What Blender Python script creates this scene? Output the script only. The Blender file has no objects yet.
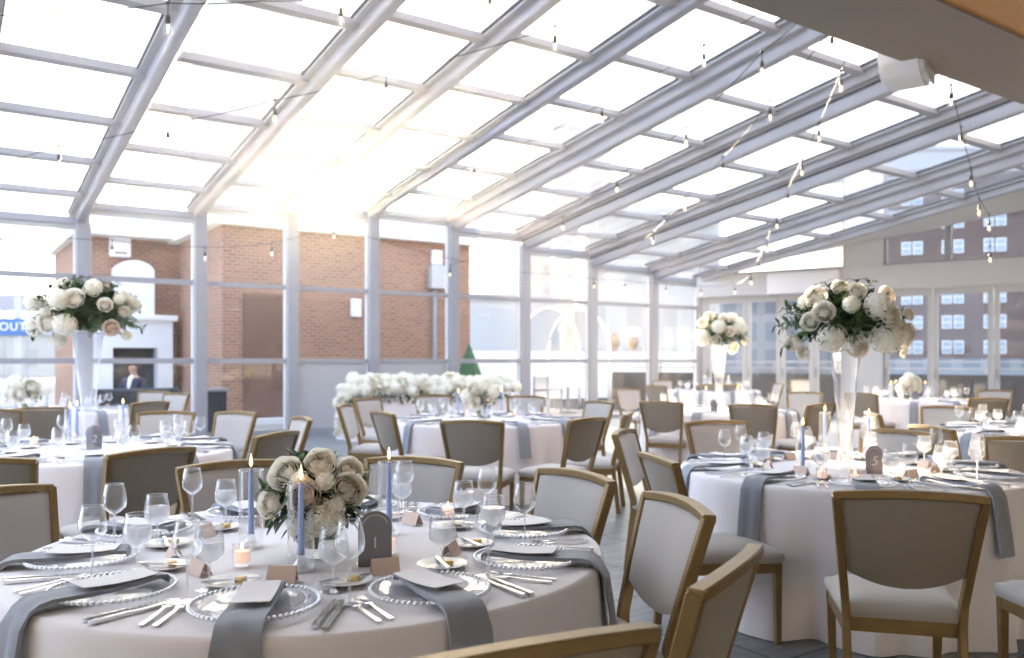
import bpy, bmesh, math, random
from mathutils import Vector, Matrix, Euler
random.seed(7)
R = random.Random(11)
PI = math.pi
sc = bpy.context.scene
COL = sc.collection
H, F, CX, CY = 1.40, 850.0, 512.0, 361.0      # eye height, focal length in px, principal column, horizon row

def at(px, py, Y):                              # the point seen at (px, py) at depth Y
    return Vector(((px - CX) / F * Y, Y, H - (py - CY) / F * Y))
def on_z(px, py, z):                            # the point seen at (px, py) on the level z
    Y = (H - z) * F / (py - CY)
    return Vector(((px - CX) / F * Y, Y, z))
def pxx(p): return CX + F * p[0] / p[1]
def pyy(p): return CY - F * (p[2] - H) / p[1]

# ------------------------------------------------------------------ materials
def mat(name, col, rough=.6, metal=0., spec=.5, sheen=0., emit=None, estr=0., noise=None, bump=None, trans=0., coat=0.):
    m = bpy.data.materials.new(name); m.use_nodes = True
    nt = m.node_tree; b = nt.nodes['Principled BSDF']
    b.inputs['Base Color'].default_value = (*col, 1)
    b.inputs['Roughness'].default_value = rough
    b.inputs['Metallic'].default_value = metal
    b.inputs['Specular IOR Level'].default_value = spec
    b.inputs['Sheen Weight'].default_value = sheen
    b.inputs['Coat Weight'].default_value = coat
    if trans: b.inputs['Transmission Weight'].default_value = trans
    if emit:
        b.inputs['Emission Color'].default_value = (*emit, 1); b.inputs['Emission Strength'].default_value = estr
    if noise or bump:
        tc = nt.nodes.new('ShaderNodeTexCoord')
    if noise:
        sc_, amt = noise
        n = nt.nodes.new('ShaderNodeTexNoise'); n.inputs['Scale'].default_value = sc_; n.inputs['Detail'].default_value = 5
        nt.links.new(tc.outputs['Object'], n.inputs['Vector'])
        mx = nt.nodes.new('ShaderNodeMix'); mx.data_type = 'RGBA'
        mx.inputs['A'].default_value = (*[c * (1 - amt) for c in col], 1); mx.inputs['B'].default_value = (*[min(1, c * (1 + amt)) for c in col], 1)
        nt.links.new(n.outputs['Fac'], mx.inputs['Factor']); nt.links.new(mx.outputs['Result'], b.inputs['Base Color'])
    if bump:
        sc_, st = bump
        n2 = nt.nodes.new('ShaderNodeTexNoise'); n2.inputs['Scale'].default_value = sc_; n2.inputs['Detail'].default_value = 3
        nt.links.new(tc.outputs['Object'], n2.inputs['Vector'])
        bp = nt.nodes.new('ShaderNodeBump'); bp.inputs['Strength'].default_value = st; bp.inputs['Distance'].default_value = .01
        nt.links.new(n2.outputs['Fac'], bp.inputs['Height']); nt.links.new(bp.outputs['Normal'], b.inputs['Normal'])
    return m

def glass(name, tint=(1, 1, 1), rough=.02, blend=.35, strength=1.0, gcol=(1, 1, 1)):
    """thin clear glass: passes light straight, mirrors more at grazing angles"""
    m = bpy.data.materials.new(name); m.use_nodes = True; nt = m.node_tree; nt.nodes.clear()
    out = nt.nodes.new('ShaderNodeOutputMaterial'); mix = nt.nodes.new('ShaderNodeMixShader')
    tr = nt.nodes.new('ShaderNodeBsdfTransparent'); gl = nt.nodes.new('ShaderNodeBsdfGlossy')
    tr.inputs['Color'].default_value = (*tint, 1); gl.inputs['Roughness'].default_value = rough; gl.inputs['Color'].default_value = (*gcol, 1)
    lw = nt.nodes.new('ShaderNodeLayerWeight'); lw.inputs['Blend'].default_value = .5
    pw = nt.nodes.new('ShaderNodeMath'); pw.operation = 'POWER'; pw.inputs[1].default_value = 3.2 - 2.0 * blend; nt.links.new(lw.outputs['Facing'], pw.inputs[0])
    mul = nt.nodes.new('ShaderNodeMath'); mul.operation = 'MULTIPLY_ADD'; mul.inputs[1].default_value = strength * .8; mul.inputs[2].default_value = .03; mul.use_clamp = True
    nt.links.new(pw.outputs[0], mul.inputs[0]); nt.links.new(mul.outputs[0], mix.inputs['Fac'])
    nt.links.new(tr.outputs[0], mix.inputs[1]); nt.links.new(gl.outputs[0], mix.inputs[2]); nt.links.new(mix.outputs[0], out.inputs['Surface'])
    return m

def milky(name, tint, white, wf, blend, strength, rough=.04):
    """clear body with a share of scattered light (cut facets, ice, bubbles)"""
    m = glass(name, tint, rough, blend, strength); nt = m.node_tree
    out = [n for n in nt.nodes if n.type == 'OUTPUT_MATERIAL'][0]; src = out.inputs['Surface'].links[0].from_node
    df = nt.nodes.new('ShaderNodeBsdfDiffuse'); tl = nt.nodes.new('ShaderNodeBsdfTranslucent'); a = nt.nodes.new('ShaderNodeMixShader'); c = nt.nodes.new('ShaderNodeMixShader')
    df.inputs['Color'].default_value = (*white, 1); tl.inputs['Color'].default_value = (*white, 1)
    nt.links.new(df.outputs[0], a.inputs[1]); nt.links.new(tl.outputs[0], a.inputs[2]); c.inputs['Fac'].default_value = wf
    nt.links.new(src.outputs[0], c.inputs[1]); nt.links.new(a.outputs[0], c.inputs[2]); nt.links.new(c.outputs[0], out.inputs['Surface'])
    return m

def brick_mat(name, c1, c2, mortar, bw=.21, bh=.075, ms=.012, rough=.85, off=.5, vertical=True, spec=.3):
    m = bpy.data.materials.new(name); m.use_nodes = True; nt = m.node_tree; b = nt.nodes['Principled BSDF']
    tc = nt.nodes.new('ShaderNodeTexCoord'); br = nt.nodes.new('ShaderNodeTexBrick')
    br.offset = off
    br.inputs['Color1'].default_value = (*c1, 1); br.inputs['Color2'].default_value = (*c2, 1); br.inputs['Mortar'].default_value = (*mortar, 1)
    br.inputs['Scale'].default_value = 1; br.inputs['Brick Width'].default_value = bw; br.inputs['Row Height'].default_value = bh; br.inputs['Mortar Size'].default_value = ms
    if vertical:    # local X along the wall, local Z up
        sx = nt.nodes.new('ShaderNodeSeparateXYZ'); cb = nt.nodes.new('ShaderNodeCombineXYZ'); ad = nt.nodes.new('ShaderNodeMath')
        nt.links.new(tc.outputs['Object'], sx.inputs[0]); nt.links.new(sx.outputs['X'], ad.inputs[0]); nt.links.new(sx.outputs['Y'], ad.inputs[1])
        nt.links.new(ad.outputs[0], cb.inputs['X']); nt.links.new(sx.outputs['Z'], cb.inputs['Y']); nt.links.new(cb.outputs[0], br.inputs['Vector'])
    else: nt.links.new(tc.outputs['Object'], br.inputs['Vector'])
    nt.links.new(br.outputs['Color'], b.inputs['Base Color'])
    b.inputs['Roughness'].default_value = rough; b.inputs['Specular IOR Level'].default_value = spec
    return m

M = {}
M['alu'] = mat('painted_aluminium', (.33, .335, .365), .35, .0, .5)
M['alu_dark'] = mat('grey_aluminium', (.30, .30, .32), .4, .0, .5)
M['gasket'] = mat('black_gasket', (.02, .02, .025), .6)
M['panel'] = mat('grey_panel', (.46, .46, .47), .5)
M['rg'] = glass('roof_glass', (.90, .93, .96), .03, .12, .6)
M['wg'] = glass('window_glass', (.93, .95, .96), .01, .15, .7)
M['white'] = mat('white_paint', (.80, .79, .78), .5)
M['wallgrey'] = mat('pale_grey_paint', (.58, .58, .58), .6)
M['doorframe'] = mat('door_frame_grey', (.50, .50, .49), .45)
M['soffit'] = mat('taupe_plaster', (.30, .25, .215), .8)
M['amber'] = mat('warm_lit_wood_ceiling', (.56, .25, .045), .5)  # warm lamplight is put into this wood colour
M['gold'] = mat('gold_wood', (.215, .137, .05), .38, .25, .5, noise=(18, .18))
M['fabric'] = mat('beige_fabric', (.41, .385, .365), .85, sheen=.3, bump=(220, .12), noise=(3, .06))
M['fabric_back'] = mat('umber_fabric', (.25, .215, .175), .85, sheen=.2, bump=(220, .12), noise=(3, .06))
M['cloth'] = mat('white_table_linen', (.80, .76, .775), .8, sheen=.2)
M['napkin'] = mat('slate_blue_linen', (.26, .28, .325), .75, sheen=.2, bump=(260, .1))
M['paper'] = mat('cream_card', (.82, .79, .80), .7)
M['kraft'] = mat('blush_card', (.76, .59, .50), .7)
M['silver'] = mat('polished_steel', (.72, .73, .75), .16, 1.0)
M['bead'] = mat('silver_bead', (.80, .82, .86), .18, .9)
M['china'] = mat('white_china', (.85, .83, .81), .2)
M['butter'] = mat('butter', (.82, .58, .20), .4)
M['glass'] = milky('clear_glass', (.985, .99, .995), (.9, .93, .96), .045, .6, 1.25, .02)
M['crystal'] = milky('cut_crystal', (.98, .98, .98), (.94, .94, .94), .13, .8, 1.25)
M['rim'] = milky('glass_rim', (.95, .96, .98), (.9, .92, .95), .22, .4, .9)
M['charger'] = milky('charger_glass', (.985, .99, 1.0), (.8, .84, .95), .035, .08, .7)
M['water'] = milky('iced_water', (.97, .975, .98), (.95, .96, .98), .34, .16, .8)
M['ice'] = milky('ice', (.97, .98, 1), (.95, .96, .98), .4, .3, 1.0)
M['taper'] = mat('periwinkle_wax', (.33, .45, .82), .45)
M['wax'] = mat('glowing_blush_wax', (.85, .66, .60), .4, emit=(1, .62, .42), estr=.42)  # the wax emits too, imitating the flame's glow through it
M['flame'] = mat('flame', (1, .6, .2), .5, emit=(1, .55, .20), estr=6.0)
M['wick'] = mat('wick', (.05, .04, .03), .8)
M['slate'] = mat('slate_grey_acrylic', (.20, .20, .235), .35)
M['letter'] = mat('pale_lettering', (.70, .68, .70), .5)
def petal_mat(name, col, tr=.40):
    m = mat(name, col, .6, sheen=.2); nt = m.node_tree; b = nt.nodes['Principled BSDF']; out = [n for n in nt.nodes if n.type == 'OUTPUT_MATERIAL'][0]
    tl = nt.nodes.new('ShaderNodeBsdfTranslucent'); tl.inputs['Color'].default_value = (*col, 1); mx = nt.nodes.new('ShaderNodeMixShader'); mx.inputs['Fac'].default_value = tr
    nt.links.new(b.outputs[0], mx.inputs[1]); nt.links.new(tl.outputs[0], mx.inputs[2]); nt.links.new(mx.outputs[0], out.inputs['Surface'])
    return m
M['rosec'] = petal_mat('ivory_petal', (.93, .89, .80))
M['blush'] = petal_mat('blush_petal', (.92, .79, .66))
M['hyd'] = petal_mat('white_hydrangea', (.93, .91, .82), .3)
M['leaf'] = mat('deep_green_leaf', (.030, .075, .028), .45, noise=(40, .4))
M['leaf2'] = mat('fresh_green_leaf', (.10, .19, .045), .5, noise=(40, .35))
M['stem'] = mat('green_stem', (.08, .13, .03), .6)
M['black'] = mat('black_plastic', (.015, .015, .016), .4)
M['bulb'] = glass('bulb_glass', (.97, .95, .92), .03, .4, .9)
M['fil'] = mat('warm_filament', (1, .8, .5), .5, emit=(1, .72, .42), estr=4.0)
M['brick'] = brick_mat('red_brick', (.36, .165, .095), (.25, .105, .068), (.33, .27, .22))
M['brown'] = mat('brown_steel_door', (.16, .085, .06), .55)
M['stone'] = mat('white_stone', (.74, .74, .76), .6)
M['dark'] = mat('dark_upholstery', (.03, .035, .045), .7)
M['pale'] = brick_mat('pale_tower_facade', (.40, .37, .33), (.37, .345, .31), (.45, .42, .38), 3.0, 3.4, .9, .9, 0.)
M['palegrey'] = mat('pale_render', (.42, .42, .42), .9)
M['bluegrey'] = brick_mat('blue_grey_facade', (.17, .20, .235), (.14, .17, .20), (.25, .27, .29), 2.4, 3.2, .5, .8, 0.)
M['redbrick'] = mat('brown_red_facade', (.125, .085, .075), .9, noise=(.25, .2))
M['winpane'] = mat('far_window_pane', (.30, .36, .40), .2)
M['deck'] = mat('pale_terrace_paving', (.30, .28, .26), .9, 0., .05)
M['tar'] = mat('dark_roof_felt', (.05, .055, .065), .95, 0., 0.)
M['skin'] = mat('skin', (.52, .32, .24), .6)
M['navy'] = mat('navy_suit', (.02, .025, .05), .8)
M['hair'] = mat('brown_hair', (.08, .04, .02), .7)
M['blue_sign'] = mat('blue_sign', (.05, .14, .36), .5)
M['topiary'] = mat('clipped_evergreen', (.05, .12, .05), .7, bump=(60, .6))
M['terracotta'] = mat('tan_urn', (.42, .30, .20), .7)
def floor_mat():
    m = brick_mat('grey_wood_look_tile', (.19, .21, .23), (.145, .16, .178), (.035, .037, .04), 1.2, .60, .008, .34, .5, False, .5)
    nt = m.node_tree; b = nt.nodes['Principled BSDF']; br = [n for n in nt.nodes if n.type == 'TEX_BRICK'][0]; tc = [n for n in nt.nodes if n.type == 'TEX_COORD'][0]
    mp = nt.nodes.new('ShaderNodeMapping'); mp.inputs['Scale'].default_value = (1.2, 14, 1)
    nz = nt.nodes.new('ShaderNodeTexNoise'); nz.inputs['Scale'].default_value = 2.2; nz.inputs['Detail'].default_value = 6
    nt.links.new(tc.outputs['Object'], mp.inputs[0]); nt.links.new(mp.outputs[0], nz.inputs['Vector'])
    rmp = nt.nodes.new('ShaderNodeMapRange'); rmp.inputs['From Min'].default_value = .3; rmp.inputs['From Max'].default_value = .7; rmp.inputs['To Min'].default_value = .6; rmp.inputs['To Max'].default_value = 1.35
    nt.links.new(nz.outputs['Fac'], rmp.inputs['Value'])
    mx = nt.nodes.new('ShaderNodeVectorMath'); mx.operation = 'SCALE'
    nt.links.new(br.outputs['Color'], mx.inputs[0]); nt.links.new(rmp.outputs[0], mx.inputs['Scale']); nt.links.new(mx.outputs[0], b.inputs['Base Color'])
    return m
M['floor'] = floor_mat()

# ------------------------------------------------------------------ mesh helpers
def new_bm(): return bmesh.new()
def mesh_of(bm, name, m, smooth=False, angle=None):
    me = bpy.data.meshes.new(name)
    bmesh.ops.recalc_face_normals(bm, faces=bm.faces)
    bm.to_mesh(me); bm.free()
    for mm in (m if isinstance(m, (list, tuple)) else [m]): me.materials.append(mm)
    if smooth:
        for p in me.polygons: p.use_smooth = True
        if angle: me.set_sharp_from_angle(angle=math.radians(angle))
    return me
def put(name, me, parent=None, loc=(0, 0, 0), rot=(0, 0, 0), scale=(1, 1, 1)):
    o = bpy.data.objects.new(name, me); COL.objects.link(o)
    if parent is not None: o.parent = parent
    o.location = loc; o.rotation_euler = rot; o.scale = scale
    return o
def obj(name, bm, m, parent=None, smooth=False, angle=None, **k):
    return put(name, mesh_of(bm, name, m, smooth, angle), parent, **k)
def tag(o, label, cat, group=None):
    o['label'] = label; o['category'] = cat
    if group: o['group'] = group
    return o
def structure(o):
    o['kind'] = 'structure'; return o
def thing(name, label, cat, loc=(0, 0, 0), rz=0, group=None):
    o = bpy.data.objects.new(name, None); COL.objects.link(o)
    o.empty_display_size = .1; o.location = loc; o.rotation_euler = (0, 0, rz)
    return tag(o, label, cat, group)
KIDS = {}
def dup(root, loc, rz=0., label=None, group=None, rot=None):
    r = root.copy(); COL.objects.link(r); r.location = loc
    r.rotation_euler = rot if rot is not None else (0, 0, rz)
    if label: r['label'] = label
    if group: r['group'] = group
    for ch in list(root.children):
        c = ch.copy(); COL.objects.link(c); c.parent = r
        for g in list(ch.children):
            d = g.copy(); COL.objects.link(d); d.parent = c
    return r

def box(bm, x0, x1, y0, y1, z0, z1, M4=None, bev=0):
    vs = [bm.verts.new((x, y, z)) for x in (x0, x1) for y in (y0, y1) for z in (z0, z1)]
    fs = [bm.faces.new([vs[i] for i in f]) for f in ((0, 1, 3, 2), (4, 6, 7, 5), (0, 4, 5, 1), (2, 3, 7, 6), (0, 2, 6, 4), (1, 5, 7, 3))]
    if bev:
        es = list({e for f in fs for e in f.edges})
        r = bmesh.ops.bevel(bm, geom=es, offset=bev, segments=2, affect='EDGES', profile=.5)
        vs = list({v for f in r['faces'] for v in f.verts} | {v for v in vs if v.is_valid})
    if M4 is not None: bmesh.ops.transform(bm, matrix=M4, verts=vs)
    return vs
def lathe(bm, prof, seg=24, cap0=False, cap1=False, M4=None, ripple=None):
    rings = []
    for r, z in prof:
        if r < 1e-5: rings.append([bm.verts.new((0, 0, z))])
        else:
            ring = []
            for i in range(seg):
                a = 2 * PI * i / seg
                rr = r * (ripple(a, z) if ripple else 1)
                ring.append(bm.verts.new((rr * math.cos(a), rr * math.sin(a), z)))
            rings.append(ring)
    for A, B in zip(rings, rings[1:]):
        n = max(len(A), len(B))
        for i in range(n):
            j = (i + 1) % n
            q = ([A[0]] if len(A) == 1 else [A[i], A[j]]) + ([B[0]] if len(B) == 1 else [B[j], B[i]])
            bm.faces.new(q)
    if cap0 and len(rings[0]) > 2: bm.faces.new(rings[0])
    if cap1 and len(rings[-1]) > 2: bm.faces.new(rings[-1])
    vs = [v for r in rings for v in r]
    if M4 is not None: bmesh.ops.transform(bm, matrix=M4, verts=vs)
    return vs
def sweep(bm, pts, w, d, side=None, closed_ends=True, taper=None):
    """rectangular bar along pts; w across 'side', d across the other"""
    pts = [Vector(p) for p in pts]; rings = []
    for i, p in enumerate(pts):
        t = (pts[min(i + 1, len(pts) - 1)] - pts[max(i - 1, 0)]).normalized()
        s = Vector(side) if side is not None else Vector((0, 0, 1)).cross(t)
        if s.length < 1e-4: s = Vector((1, 0, 0))
        s = (s - t * s.dot(t)).normalized(); n = t.cross(s)
        k = taper(i / (len(pts) - 1)) if taper else 1
        rings.append([bm.verts.new(p + s * (a * w * k / 2) + n * (b * d * k / 2)) for a, b in ((-1, -1), (1, -1), (1, 1), (-1, 1))])
    for A, B in zip(rings, rings[1:]):
        for i in range(4): bm.faces.new([A[i], A[(i + 1) % 4], B[(i + 1) % 4], B[i]])
    if closed_ends: bm.faces.new(rings[0][::-1]); bm.faces.new(rings[-1])
    return [v for r in rings for v in r]
def tube(bm, pts, r, seg=6, taper=None):
    pts = [Vector(p) for p in pts]; rings = []
    for i, p in enumerate(pts):
        t = (pts[min(i + 1, len(pts) - 1)] - pts[max(i - 1, 0)]).normalized()
        s = t.orthogonal().normalized() if abs(t.z) > .95 else Vector((0, 0, 1)).cross(t).normalized()
        n = t.cross(s); rr = r * (taper(i / (len(pts) - 1)) if taper else 1)
        rings.append([bm.verts.new(p + (s * math.cos(2 * PI * k / seg) + n * math.sin(2 * PI * k / seg)) * rr) for k in range(seg)])
    for A, B in zip(rings, rings[1:]):
        for i in range(seg): bm.faces.new([A[i], A[(i + 1) % seg], B[(i + 1) % seg], B[i]])
    bm.faces.new(rings[0][::-1]); bm.faces.new(rings[-1])
def prism(bm, pts2, depth, M4=None):
    """outline in XZ pushed along Y"""
    a = [bm.verts.new((x, -depth / 2, z)) for x, z in pts2]; b = [bm.verts.new((x, depth / 2, z)) for x, z in pts2]
    bm.faces.new(a); bm.faces.new(b[::-1]); n = len(a)
    for i in range(n): bm.faces.new([a[i], b[i], b[(i + 1) % n], a[(i + 1) % n]])
    if M4 is not None: bmesh.ops.transform(bm, matrix=M4, verts=a + b)
def quad(bm, *ps): return bm.faces.new([bm.verts.new(Vector(p)) for p in ps])
def frame4(o, x, y, z=Vector((0, 0, 1))):
    m = Matrix.Identity(4)
    for i, v in enumerate((x, y, z)): m.col[i][:3] = v[:]
    m.col[3][:3] = o[:]
    return m
ORD = {1: 'first', 2: 'second', 3: 'third', 4: 'fourth', 5: 'fifth', 6: 'sixth', 7: 'seventh', 8: 'eighth', 9: 'ninth', 10: 'tenth'}
def nth(i):
    if i in ORD: return ORD[i]
    return f"{i}{'th' if 10 < i % 100 < 14 else {1: 'st', 2: 'nd', 3: 'rd'}.get(i % 10, 'th')}"

def text_mesh(name, body, size, m, extrude, shear=0., space=1., ax='CENTER'):
    cu = bpy.data.curves.new(name, 'FONT'); cu.body = body; cu.size = size; cu.extrude = extrude; cu.shear = shear; cu.space_character = space
    cu.align_x = ax; cu.align_y = 'CENTER'
    t = bpy.data.objects.new(name, cu); COL.objects.link(t); bpy.context.view_layer.update()
    me = bpy.data.meshes.new_from_object(t.evaluated_get(bpy.context.evaluated_depsgraph_get())); me.name = name
    bpy.data.objects.remove(t); bpy.data.curves.remove(cu); me.materials.clear(); me.materials.append(m)
    return me

# ------------------------------------------------------------------ the room
WD = Vector((.824, .567, 0)).normalized(); ND = Vector((WD.y, -WD.x, 0))      # along the window wall; into the room
def wallP(px, off=0.):                           # foot of the window wall (off > 0: beyond it) seen at column px
    k = (px - CX) / F; c = -(15.75 + off)
    Y = c / (ND.x * k + ND.y)
    return Vector((k * Y, Y, 0))
O = wallP(452)
def wcoord(p): return (p - O).dot(WD)
def WN(w, n, z=0.): return O + WD * w + ND * n + Vector((0, 0, z))
def place_wall(o): o.location = O; o.rotation_euler = (0, 0, WROT); o.scale = (1, -1, 1); return o
WM = frame4(O, WD, ND)                           # local x along the wall, y into the room
WROT = math.atan2(WD.y, WD.x)
bounds = [wcoord(wallP(x)) for x in (82.5, 199.5, 291, 372, 452, 523.5, 591, 652, 699)]
step = bounds[1] - bounds[0]
bounds = [bounds[0] - 3 * 1.75, bounds[0] - 2 * 1.75, bounds[0] - 1.75] + bounds
eaves = [3.30, 3.48, 3.68, 3.96, 4.16, 4.28, 4.38, 4.19, 3.92, 3.65, 3.46]
SL = .142; NROOF = 12.7
purl = [1.10 + 1.49 * k for k in range(8)]

fl = new_bm(); quad(fl, (-30, -20, 0), (30, -20, 0), (30, 14, 0), (-30, 14, 0))
floor = structure(obj('floor', fl, M['floor'], rot=(0, 0, WROT)))
# cut the floor to the room: room plate in wall coordinates
floor.data.clear_geometry()
fl = new_bm(); quad(fl, (-13, 0, 0), (8.2, 0, 0), (30, 22, 0), (-13, 22, 0))
bm2 = fl; bm2.to_mesh(floor.data); bm2.free()
place_wall(floor)

def slab(bm, w0, w1, n0, n1, z0, z1):            # box in wall coordinates
    box(bm, w0, w1, n0, n1, z0, z1)

RB = .20                                         # rafter beam height
nb = len(eaves)
for i in range(nb):
    w0, w1, e = bounds[i], bounds[i + 1], eaves[i]
    # ---- glazed roof bay
    root = structure(bpy.data.objects.new('roof_bay', None)); COL.objects.link(root); place_wall(root)
    def slope(z, n): return z + SL * n
    def raft(bm, w, wd, z0, z1, n0=-.05, n1=NROOF):
        vs = []
        for n in (n0, n1):
            for (a, zz) in ((w - wd / 2, z0), (w + wd / 2, z0), (w + wd / 2, z1), (w - wd / 2, z1)):
                vs.append(bm.verts.new((a, n, slope(zz, n))))
        for f in ((3, 2, 1, 0), (4, 5, 6, 7), (0, 1, 5, 4), (1, 2, 6, 5), (2, 3, 7, 6), (3, 0, 4, 7)): bm.faces.new([vs[q] for q in f])
    for s, w in ((1, w0), (-1, w1)):
        b = new_bm(); raft(b, w + s * .045, .15, e - .01, e + .19)
        bmesh.ops.bevel(b, geom=b.edges[:], offset=.035, segments=3, affect='EDGES', profile=.5)
        obj('rafter', b, M['alu'], root, True, 40)
        b = new_bm(); raft(b, w + s * .16, .09, e + .13, e + .21); obj('glazing_bar', b, M['alu'], root)
        b = new_bm(); raft(b, w + s * .213, .018, e + .165, e + .205); obj('gasket', b, M['gasket'], root)
        b = new_bm(); raft(b, w + s * .045, .175, e + .185, e + .225); obj('track', b, M['gasket'], root)
    for n in purl:
        b = new_bm()
        vs = []
        for w in (w0 + .1, w1 - .1):
            for dn, dz in ((-.06, .10), (.06, .10), (.06, .185), (-.06, .185)):
                vs.append(b.verts.new((w, n + dn, slope(e + dz, n + dn))))
        for f in ((3, 2, 1, 0), (4, 5, 6, 7), (0, 1, 5, 4), (1, 2, 6, 5), (2, 3, 7, 6), (3, 0, 4, 7)): b.faces.new([vs[q] for q in f])
        obj('purlin', b, M['alu'], root)
    ns = [0.02] + purl + [NROOF]
    for a, c in zip(ns, ns[1:]):
        b = new_bm()
        quad(b, (w0 + .12, a, slope(e + .17, a)), (w1 - .12, a, slope(e + .17, a)), (w1 - .12, c, slope(e + .17, c)), (w0 + .12, c, slope(e + .17, c)))
        obj('roof_pane', b, M['rg'], root)
    b = new_bm(); box(b, w0 + .05, w1 - .05, -.10, .05, e - .02, e + .11, bev=.015); obj('eave_beam', b, M['alu'], root)
    b = new_bm(); box(b, w0 + .05, w1 - .05, -.06, .015, e - .10, e - .02); obj('eave_trim', b, M['doorframe'], root)
    # ---- glazed wall bay
    win = structure(bpy.data.objects.new(f'window_{i + 1}', None)); COL.objects.link(win); place_wall(win)
    solid = i in (5, 6)
    rails = [1.40, 2.80]
    b = new_bm()
    for z in rails: box(b, w0 + .09, w1 - .09, -.05, .02, z - .045, z + .045)
    obj('window_rail', b, M['alu'], win)
    b = new_bm(); box(b, w0 + .09, w1 - .09, -.06, .03, 0, .10); obj('window_sill', b, M['alu'], win)
    b = new_bm()
    for wa in (w0 + .09, w1 - .13): box(b, wa, wa + .04, -.06, .02, .1, e - .1)
    obj('window_frame', b, M['white'], win)
    lo = rails[0] if solid else .10
    if solid:
        b = new_bm(); box(b, w0 + .13, w1 - .13, -.04, .0, .10, 1.36); obj('solid_panel', b, M['panel'], win)
    for z0, z1 in ([(.10, 1.355)] if not solid else []) + [(1.445, 2.755), (2.845, e - .1)]:
        b = new_bm(); quad(b, (w0 + .13, -.02, z0), (w1 - .13, -.02, z0), (w1 - .13, -.02, z1), (w0 + .13, -.02, z1)); obj('window_pane', b, M['wg'], win)
for i, w in enumerate(bounds[1:-1]):              # closing web between two telescoped bays
    lo, hi = sorted((eaves[i], eaves[i + 1]))
    b = new_bm(); vs = []
    for n in (-.04, NROOF):
        for a, zz in ((w - .035, lo + .17), (w + .035, lo + .17), (w + .035, hi + .02), (w - .035, hi + .02)): vs.append(b.verts.new((a, n, zz + SL * n)))
    for f in ((3, 2, 1, 0), (4, 5, 6, 7), (0, 1, 5, 4), (1, 2, 6, 5), (2, 3, 7, 6), (3, 0, 4, 7)): b.faces.new([vs[q] for q in f])
    structure(place_wall(obj(f'trim_{40 + i}', b, M['alu'])))
for i, w in enumerate(bounds):
    top = min(eaves[max(i - 1, 0)], eaves[min(i, nb - 1)])
    b = new_bm(); box(b, w - .11, w + .11, -.12, .14, 0, top + .12, bev=.02)
    p = structure(place_wall(obj(f'trim_{i + 1}', b, M['alu'])))

# soffit of the building behind, a ceiling beyond it painted amber for warm lamplight, back wall
NS0 = 12.39; ZS = 3.5
b = new_bm(); box(b, -14, 30, NS0, NS0 + .68, ZS, 8.0); structure(place_wall(obj('ceiling', b, M['soffit'])))
b = new_bm(); box(b, -14, 30, NS0 + .68, NS0 + 1.9, ZS + .02, 8.0); structure(place_wall(obj('ceiling_beam', b, M['amber'])))
b = new_bm(); box(b, -14, 30, NS0 + 1.9, 22.5, ZS + .05, 8.0); structure(place_wall(obj('ceiling_inner', b, M['wallgrey'])))
b = new_bm(); box(b, -14, 30, 22, 22.3, 0, ZS + .1); structure(place_wall(obj('wall_back', b, M['wallgrey'])))
b = new_bm(); box(b, -13.3, -13.0, 12.4, 22.3, 0, ZS + .1); structure(place_wall(obj('wall_left', b, M['white'])))

# right wall with folding glass doors
RC = wallP(699); RD = Vector((.819, -.574, 0)).normalized(); RN = Vector((RD.y, -RD.x, 0))   # RN points into the room (toward the left)
if RN.x > 0: RN = -RN
RROT = math.atan2(RD.y, RD.x)
def rt(px):
    k = (px - CX) / F
    return (k * RC.y - RC.x) / (RD.x - k * RD.y)
def place_right(o): o.location = RC; o.rotation_euler = (0, 0, RROT); return o
# local frame: x along wall toward the viewer, y = outward or inward
yin = 1 if Vector((-math.sin(RROT), math.cos(RROT), 0)).dot(RN) > 0 else -1
def rbox(bm, t0, t1, d0, d1, z0, z1, bev=0):
    a, c = sorted((d0 * yin, d1 * yin)); box(bm, t0, t1, a, c, z0, z1, bev=bev)
TR = 36.0
ZD, ZL = 3.07, 3.62
b = new_bm(); rbox(b, 0, TR, -.15, .18, ZD, ZL); structure(place_right(obj('trim_20', b, M['wallgrey'])))
col0, col1 = rt(846), rt(884)
b = new_bm(); rbox(b, col0, col1, -.15, .14, 0, 5.8); structure(place_right(obj('wall_right', b, M['wallgrey'])))
b = new_bm(); rbox(b, 0, rt(707), -.15, .06, 0, ZD); structure(place_right(obj('trim_21', b, M['doorframe'])))
edges = [rt(707), rt(747), rt(781), rt(814), rt(846)], [rt(884), rt(933), rt(994), rt(1062), rt(1140), rt(1235), rt(1350)]
dn = 0
for es in edges:
    for t0, t1 in zip(es, es[1:]):
        dn += 1
        d = structure(bpy.data.objects.new(f'door_{dn}', None)); COL.objects.link(d); place_right(d)
        b = new_bm(); fw = .11
        rbox(b, t0 + .01, t0 + fw, -.05, .04, .0, ZD - .02); rbox(b, t1 - fw, t1 - .01, -.05, .04, .0, ZD - .02)
        rbox(b, t0 + fw, t1 - fw, -.05, .04, .0, .14); rbox(b, t0 + fw, t1 - fw, -.05, .04, ZD - .17, ZD - .02)
        obj('door_frame', b, M['doorframe'], d)
        b = new_bm(); a = -.0 * yin; quad(b, (t0 + fw, a, .14), (t1 - fw, a, .14), (t1 - fw, a, ZD - .17), (t0 + fw, a, ZD - .17)); obj('door_pane', b, M['wg'], d)
        b = new_bm(); rbox(b, t0 + .04, t0 + .07, .04, .09, 1.0, 1.22, bev=.006); obj('door_handle', b, M['alu_dark'], d)
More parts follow.
